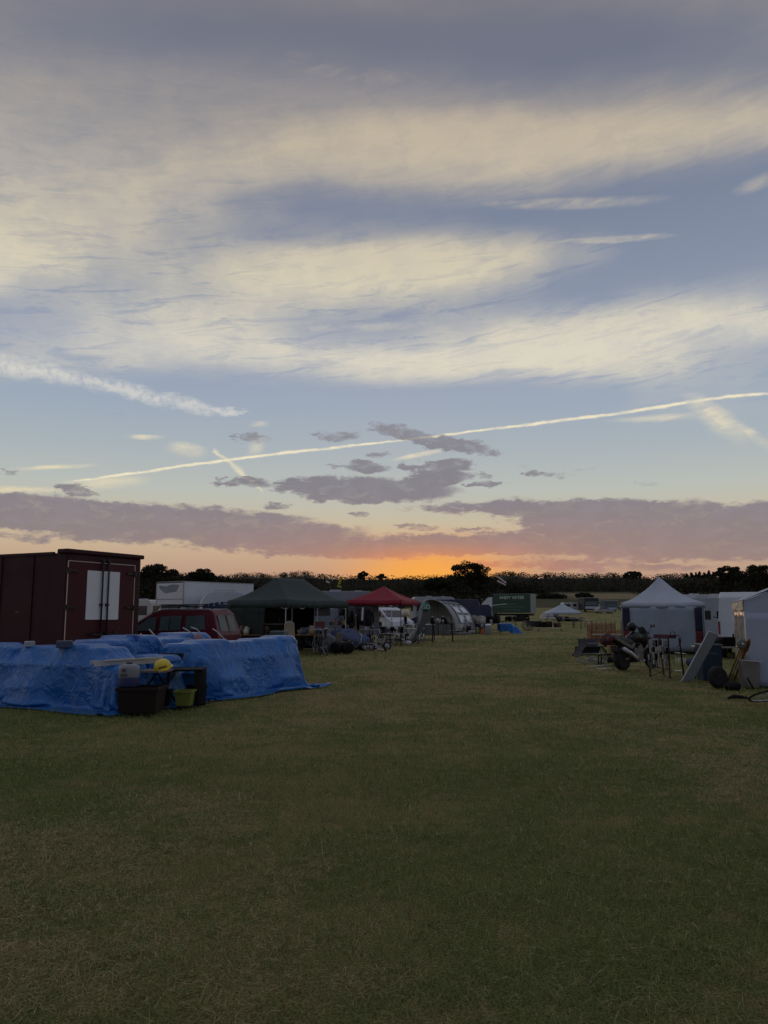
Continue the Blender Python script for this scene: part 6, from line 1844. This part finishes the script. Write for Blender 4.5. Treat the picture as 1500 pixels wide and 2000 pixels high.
def step_ladder():
    a = gp(750, 1253); b = gp(768, 1252); W = b.x-a.x; H = zat(1193, a.y)
    t = thing('step_ladder', 'aluminium step ladder standing open at the front of the red gazebo', 'step ladder', (a.x+W/2, a.y, 0))
    for sg in (-1, 1):
        MB().bar((sg*W/2,0,0), (sg*W*.30,.42,H), .03, .05).build('stile', ALU, t)
        MB().bar((sg*W*.42,.95,0), (sg*W*.28,.46,H), .02, .03).build('rear_stile', ALU, t)
    for k in range(5):
        f = (k+1)/5.6; w = W/2*(1-.4*f)
        MB().box((0,.42*f,H*f), (2*w,.09,.025)).build('tread', ALU, t)
    MB().box((0,.44,H), (W*.6,.14,.04)).build('top_cap', BLACK, t)
step_ladder()
t = thing('paper_notice', 'white framed notice leaning on the grass right of the step ladder', 'notice', gp(780, 1245)+Vector((0,.4,0)), .1); t.location.z = .08
MB().slab([(-.14,0,.02),(.13,.0,-.02),(.16,.1,.28),(-.1,.1,.3)], .015).build('board', WHITEP, t); MB().box((.02,.03,.14), (.1,.012,.12), rx=-.3).build('picture', GREYP, t)
row_table('upper of two white-topped tables behind the flag pole', 792, 850, 1219, 46, .6, top=WHITEP)
row_table('lower of two white-topped tables behind the flag pole', 793, 829, 1227, 43.5, .5, top=WHITEP, x_legs=True)
oddment('pale domed lamp with dark base on the white-topped table', at(792, 1219, 46.2), 'lamp', .9, BLK)
pile(4, 800, 846, 1219, 46, 'one of the small things on the upper white-topped table', 'things on the white table', .1, .22)
# feather flag
def go_flag():
    A = gp(803, 1256); Y = A.y
    t = thing('feather_flag', 'leaning feather flag with a green disc lettered GO', 'flag', A)
    def q(x, y, dy=0): return at(x, y, Y+dy)-A
    pole = [q(802,1256), q(812,1232), q(820,1210), q(823,1190), q(826,1176), q(832,1170), q(838,1172)]
    MB().tube(pole, .022, 6).build('pole', mat('flag_pole', (180,182,186), .4), t)
    wh = mat('flag_white', (176,180,186), .6, .05, trans=.2); tl = mat('flag_grey', (92,96,98), .7, .1, 3)
    rim_ = [(803,1250),(811,1228),(817,1206),(819,1194),(822,1180),(827,1172),(832,1169),(836,1171),(830,1176),(826,1186),(826,1196),(823,1206),(815,1230)]
    MB().slab([q(*p) for p in rim_][::-1], .012).build('sleeve', wh, t)
    cl = [(826,1190),(830,1178),(835,1174),(839,1182),(841,1195),(838,1205),(830,1222),(822,1236),(808,1252),(804,1252),(816,1228),(824,1204)]
    MB().slab([q(x, y, -.02) for x, y in cl][::-1], .012).build('cloth', tl, t)
    c = q(832, 1186, -.05)
    MB().lathe([(.225,-.01),(.225,.012)], c, 28, 'Y').build('green_disc', mat('go_green', (46,118,94), .6), t)
    letters('GO', .31, mat('lettering_white', (214,218,226), .5), t, c+Vector((0,-.02,0)), (PI/2, 0, 0), name='go_lettering')
    MB().bar((-.25,0,.02), (.25,0,.02), .03).bar((0,-.25,.02), (0,.25,.02), .03).build('cross_foot', DARKM, t)
go_flag()
# iron ornaments on stakes in front of the awning
for k, (px, pt, pb, hd) in enumerate(((830,1207,1250,0),(845,1206,1244,1),(866,1205,1247,2),(884,1206,1249,0),(896,1209,1242,1),(907,1212,1242,2),(873,1212,1240,1))):
    A = gp(px, pb); H = zat(pt, A.y)
    lbl = ['thin iron garden stake with a little %s top, %s' % (('curled','forked','leafy')[hd], w) for w in ('nearest the flag','second right of the flag','in the middle before the awning','tallest before the awning arch','close to the awning edge','at the right foot of the awning','shortest before the awning mouth')][k]
    t = thing('garden_stake', lbl, 'garden stake', A)
    MB().cyl((0,0,0), (0,0,H), .012, n=6).build('stake', DARKM, t)
    m = MB()
    if hd == 0: m.tube([(0,0,H),(.06,0,H+.05),(.14,0,H+.03),(.12,0,H-.04)], .012, 6)
    elif hd == 1: m.tube([(-.12,0,H+.06),(0,0,H),(.12,0,H+.06)], .012, 6).ball((0,0,H+.05), .05, 8, 6)
    else: m.ball((0,0,H), .07, 8, 6, (1.2,.5,.8)).ball((.1,0,H-.06), .05, 8, 6, (1.2,.5,.8))
    m.build('ornament', STEEL if hd != 2 else mat('ornament_pale', (120,122,120), .5), t)
# iron base, curved pole
t = thing('iron_stand', 'low black base with a curled pale neck on the grass before the awning', 'stand', gp(838, 1251))
MB().box((-.1,.1,.03), (.8,.3,.05)).build('base', BLK, t); MB().tube([(.05,0,.05),(-.0,0,.2),(-.08,0,.3),(-.16,0,.3)], .02, 6).bar((.05,0,.06), (.35,0,.05), .03).build('neck', STEEL, t)
t = thing('scythe', 'long curved pale tool shaft propped on the grass before the awning', 'tool handle', gp(875, 1253))
O = gp(875, 1253); MB().tube([Vector((0,0,0)), at(868,1245,O.y)-O, at(860,1240,O.y)-O, at(855,1238,O.y)-O], .016, 6).build('shaft', mat('ash_wood', (166,150,96), .5), t)
MB().ball(at(856,1238,O.y)-O, .05, 8, 6).build('grip', BLK, t)
# scrap metal and parts strewn on the grass
for k in range(46):
    px = rs.uniform(690, 822); py = rs.uniform(1252, 1272) if px < 760 else rs.uniform(1246, 1262)
    if px > 775: py = rs.uniform(1244, 1256)
    p = gp(px, py); kd = k % 4
    if kd == 0:
        t = thing('loose_wheel', 'one of the loose small wheels lying among the scrap on the grass', 'wheel', p, rs.uniform(0,6), 'loose wheels among the scrap')  # loose scrap wheel, tyre and hub
        t.rotation_euler = (rs.uniform(.3,1.2), 0, rs.uniform(0,6))
        MB().torus((0,0,.15), .17, .03, 'Y', 18, 6).build('tyre', RUBBER, t); MB().lathe([(.03,-.03),(.13,-.01),(.13,.01),(.03,.03)], (0,0,.15), 12, 'Y').build('hub', STEEL, t)
    elif kd == 1:
        t = thing('bent_pipe', 'one of the bent metal tubes lying among the scrap on the grass', 'metal tube', p+Vector((0,0,.02)), rs.uniform(0,6), 'bent tubes among the scrap')
        MB().tube([(-.5,0,0),(-.2,.1,.12),(.1,.02,.25),(.35,.05,.08)], .018, 6).build('tube', STEEL if k % 8 else WHITEP, t); MB().cyl((.33,.05,.09),(.45,.05,.05),.024).build('end', BLACK, t)
    elif kd == 2:
        t = thing('engine_part', 'one of the dark machine parts lying among the scrap on the grass', 'machine part', p, rs.uniform(0,6), 'machine parts among the scrap')
        MB().box((0,0,.1), (.32,.22,.2)).build('block', DARKM, t, bevel=.02); MB().lathe([(.08,-.04),(.09,.04)], (.12,-.13,.12), 12, 'Y').build('pulley', STEEL, t); MB().cyl((-.1,0,.2),(-.16,.02,.34),.03).build('spout', DARKM, t)
    else:
        t = thing('scrap_frame', 'one of the angular metal frames lying among the scrap on the grass', 'metal frame', p, rs.uniform(0,6), 'metal frames among the scrap')  # plain angular frame of scrap metal
        m = MB()
        A_ = [(-.35,-.1,.02),(.3,-.12,.02),(.35,.15,.3),(-.3,.12,.26)]
        for i in range(4): m.bar(A_[i], A_[(i+1) % 4], .028)
        m.bar(A_[0], A_[2], .02); m.build('frame', ALU if k % 8 == 3 else DARKM, t)
oddment('cream oval dish lying on the grass at the front of the scrap', gp(746, 1270), 'plate', .42, CREAM)
oddment('white crumpled cloth at the right end of the scrap', gp(797, 1259), 'bundle', .24, WHITEP)
bicycle('bicycle lying on its side among the scrap left of the step ladder', gp(712, 1266)+Vector((0,0,.05)), 0, gR, rot=(R(72), 0, R(8)), r=.3)
bicycle('small bicycle lying over by the black drums', gp(697, 1272)+Vector((0,0,.05)), 0, gG, rot=(R(60), 0, R(-12)), r=.28)

pile(8, 706, 740, 1229, 38.0, 'one of the small things on the folding table left of the step ladder', 'things on the folding table', .1, .24)
pile(9, 672, 700, 1244, 36.5, 'one of the mixed goods standing on the grass under the coats', 'goods on the grass under the coats', .25, .5, pal=[CL[0],CL[1],BLK,CL[2]], dy=.6)
pile(9, 745, 790, 1236, 41.5, 'one of the boxes and pots on the grass behind the step ladder', 'goods behind the step ladder', .2, .45, pal=[CL[1],BLK,CL[5],CL[0]], dy=.6)
row_table('dark table of ornaments in the mouth of the arched awning', 842, 886, 1218, 42.4, .6, top=DARKM)
pile(13, 843, 885, 1218, 42.4, 'one of the ornaments on the table in the awning mouth', 'ornaments in the awning mouth', .14, .38, ('urn','bottle','pot','jug','lamp'), pal=[CL[0],CL[1],STEEL,BLK], dy=.15)
pile(8, 888, 922, 1234, 45, 'one of the goods standing beside the right foot of the arched awning', 'goods beside the awning foot', .25, .6, pal=[CL[0],CL[1],BLK,DARKM], dy=.8)
row_table('narrow table between the hoop-backed chair and the clothes rail', 668, 690, 1228, 35.4, .5, top=GREYP, leg=ALU)
pile(6, 669, 689, 1228, 35.4, 'one of the pale jars on the narrow table by the clothes rail', 'jars on the narrow table', .12, .26, ('bottle','can','jug'))
for k, (px, Y, hh) in enumerate(((693,34.0,1.5),(727,39.3,1.7),(812,44.0,1.9))):
    t = thing('garden_pole', ('short bamboo pole beside the cloth heaps','dark pole standing by the clothes rail','tall dark pole between the white tables and the flag')[k], 'pole', Vector((at(px,1240,Y).x, Y, 0)))
    MB().cyl((0,0,0), (.05,0,hh), .02, .014, 7).build('shaft', DARKM if k else WOOD, t); MB().ball((.05,0,hh), .03, 8, 6).build('knob', STEEL, t)

pile(14, 726, 826, 1247, 43.5, 'one of the small pale goods set out on the grass right of the step ladder', 'pale goods on the grass', .16, .36, pal=[CL[0],CL[1],ALU,CREAM], dy=2.2)
pile(12, 634, 700, 1262, 33.5, 'one of the small goods strewn round the drums and cloth heaps', 'goods round the drums', .16, .34, pal=[CL[0],CL[1],ALU,CL[4]], dy=1.6)
row_table('pale folding table behind the coats and the cloth heaps', 640, 676, 1222, 36.0, .6, top=GREYP, leg=ALU)
pile(8, 642, 675, 1222, 36.0, 'one of the goods on the pale folding table behind the cloth heaps', 'goods on the pale folding table', .14, .34)
# ------------------------------------------------------------------ stalls by the navy van and beyond
row_table('pale-topped table along the navy van side with dark goods', 934, 978, 1218, 60, .8, top=GREYP)
pile(14, 924, 976, 1218, 60.5, 'one of the dark and pale goods heaped before the navy van', 'goods heaped before the navy van', .25, .75, pal=[BLK, DARKM, CL[1], CL[0]], dy=.8)
row_table('dark-topped table behind the goods heap of the navy van', 918, 975, 1213, 64, .8, top=DARKM)
pile(10, 922, 974, 1213, 64, 'one of the goods on the dark-topped table before the navy van', 'goods on the dark-topped table', .2, .5, pal=[BLK, DARKM, CL[0], CL[2]])
t = thing('pale_bin', 'pale grey round-topped bin standing on the grass before the navy van', 'bin', gp(954, 1240))
MB().lathe([(.22,0),(.24,.62),(.25,.66)], n=18).build('body', GREYP, t); MB().lathe([(.26,.66),(.22,.76),(.06,.8)], n=18).build('lid', WHITEP, t)
t = thing('orange_wedge', 'orange wedge-shaped cone lying beside the pale bin', 'cone', gp(941, 1238), .6)
MB().prism([(-.22,0),(.24,.05),(.2,.42),(-.02,.36)], -.14, .14).build('wedge', mat('orange_plastic', (176,88,46), .5), t, bevel=.03); MB().box((.24,0,.24), (.04,.34,.42)).build('base', CREAM, t)
row_table('bench-like table behind the small blue tarpaulin', 975, 1008, 1203, 80, .6, top=CREAM)
pile(8, 982, 1030, 1213, 72, 'one of the low dark things behind the small blue tarpaulin', 'things behind the small blue tarpaulin', .25, .5, pal=[BLK, DARKM, CL[0]])
row_table('dark low table behind the small blue tarpaulin', 980, 1032, 1213, 72, .7, top=DARKM)
def hand_cart():
    t = thing('hand_cart', 'dark two-wheeled cart with spoked wheels right of the small blue tarpaulin', 'cart', gp(1040, 1232))
    MB().box((.15,.4,.62), (1.2,.8,.5)).build('body', mat('cart_brown', (48,38,36), .7), t, bevel=.02)
    for y in (-.05, .85):
        w = MB().torus((-.35,y,.45), .43, .03, 'Y', 24, 6).build('wheel', DARKM, t)
        m = MB()
        for k in range(10): m.cyl((-.35,y,.45), (-.35+.42*math.cos(k*.628), y, .45+.42*math.sin(k*.628)), .014, n=4)
        m.build('spokes', STEEL, w)
    MB().bar((.7,.2,.55), (1.3,.2,.2), .05).bar((.7,.6,.55), (1.3,.6,.2), .05).build('shaft', WOOD, t)
hand_cart()
row_table('long table with a pale green top before the low white gazebo', 1028, 1068, 1206, 84, .7, top=mat('pale_green_top', (140,146,110), .6))
row_table('table stacked with white lids before the low white gazebo', 1054, 1084, 1208, 78, .8, top=WHITEP)
for k in range(3):
    t = thing('white_lid', ('lowest','middle','topmost')[k]+' of three white lids stacked on the table before the low gazebo', 'lid', at(1069, 1207.5, 78)+Vector((0,0,.02+.16*k)))  # one of the stacked white lids
    MB().box((0,0,.06), (1.3-.12*k,.6,.10)).build('panel', WHITEP, t, bevel=.03); MB().box((0,-.31,.05), (.3,.02,.04)).build('handle', GREYP, t)
row_table('first pale bench table right of the white lids', 1090, 1122, 1208, 80, .6, top=GREYP)
row_table('second pale bench table, under the right side of the low gazebo', 1118, 1143, 1207, 84, .6, top=mat('pale_green_top', (140,146,110), .6))
row_table('lone outermost table at the right end of the far stalls', 1133, 1157, 1210, 76, .6, top=CREAM)
pile(12, 1088, 1140, 1214, 80, 'one of the dark boxes and legs bundled under the far bench tables', 'boxes under the far bench tables', .3, .55, ('box','pot','can'), pal=[BLK, DARKM, CL[1]], dy=.3)
row_table('low pale board table in front of the stacked white lids', 1050, 1098, 1226, 68, .5, top=CREAM)
pile(9, 1052, 1094, 1225, 68.5, 'one of the dark crates along the low board table before the white lids', 'crates along the low board table', .3, .6, ('box','can'), pal=[BLK, DARKM, CL[2]], dy=.3)
oddment('small white heap on the grass left of the cart', gp(1008, 1234), 'bundle', .3, WHITEP)

# flags on tall thin poles
def flag(label, px, Y, shape, cols, name='flag', pole_px=None):
    gx = at(pole_px or px, 1150, Y).x; g0 = ground_z(gx, Y)
    t = thing(name, label, 'flag', (gx, Y, g0)); O = Vector((gx, Y, g0))
    top = at(shape[0][0], shape[0][1], Y)
    MB().tube([(0,0,0), (0,0,(top.z-g0)*.5), tuple(top-O)], [.03,.022,.012], 6).build('pole', DARKM, t)
    k0 = 0
    for nm, m_, pts in cols:
        MB().slab([at(x, y, Y-.02)-O for x, y in pts], .012).build(nm, m_, t)
YE = mat('flag_yellow', (176,176,52), .6, .08, trans=.2)
flag('small yellow feather flag on a thin pole above the gazebos', 664, 50, [(665,1125)],
     [('cloth', YE, [(665,1125),(669,1128),(664,1142),(660,1141)]), ('lower_cloth', YE, [(659,1142.5),(667,1145),(667,1148),(658,1146)])])
flag('red and white striped flag on a thin pole left of the tall trees', 975, 82, [(972,1125)],
     [('white_stripe', WHITEP, [(972,1125),(989,1137),(988.5,1139.5),(972,1128)]), ('red_stripe', mat('flag_red', (110,34,44), .6), [(972,1128),(988.5,1139.5),(988,1142),(972,1131)]),
      ('white_stripe', WHITEP, [(971,1133),(988,1141),(988,1143.5),(971,1135.5)]), ('red_stripe', mat('flag_red', (110,34,44), .6), [(971,1135.5),(988,1143.5),(987,1145),(972,1137)])])
flag('tiny pale pennant left of the yellow feather flag', 646, 52, [(645,1127)], [('cloth', WHITEP, [(645,1127),(651,1133),(650,1134),(644,1129)]), ('lower_cloth', WHITEP, [(637,1133),(644,1137),(643,1139),(637,1137)])])
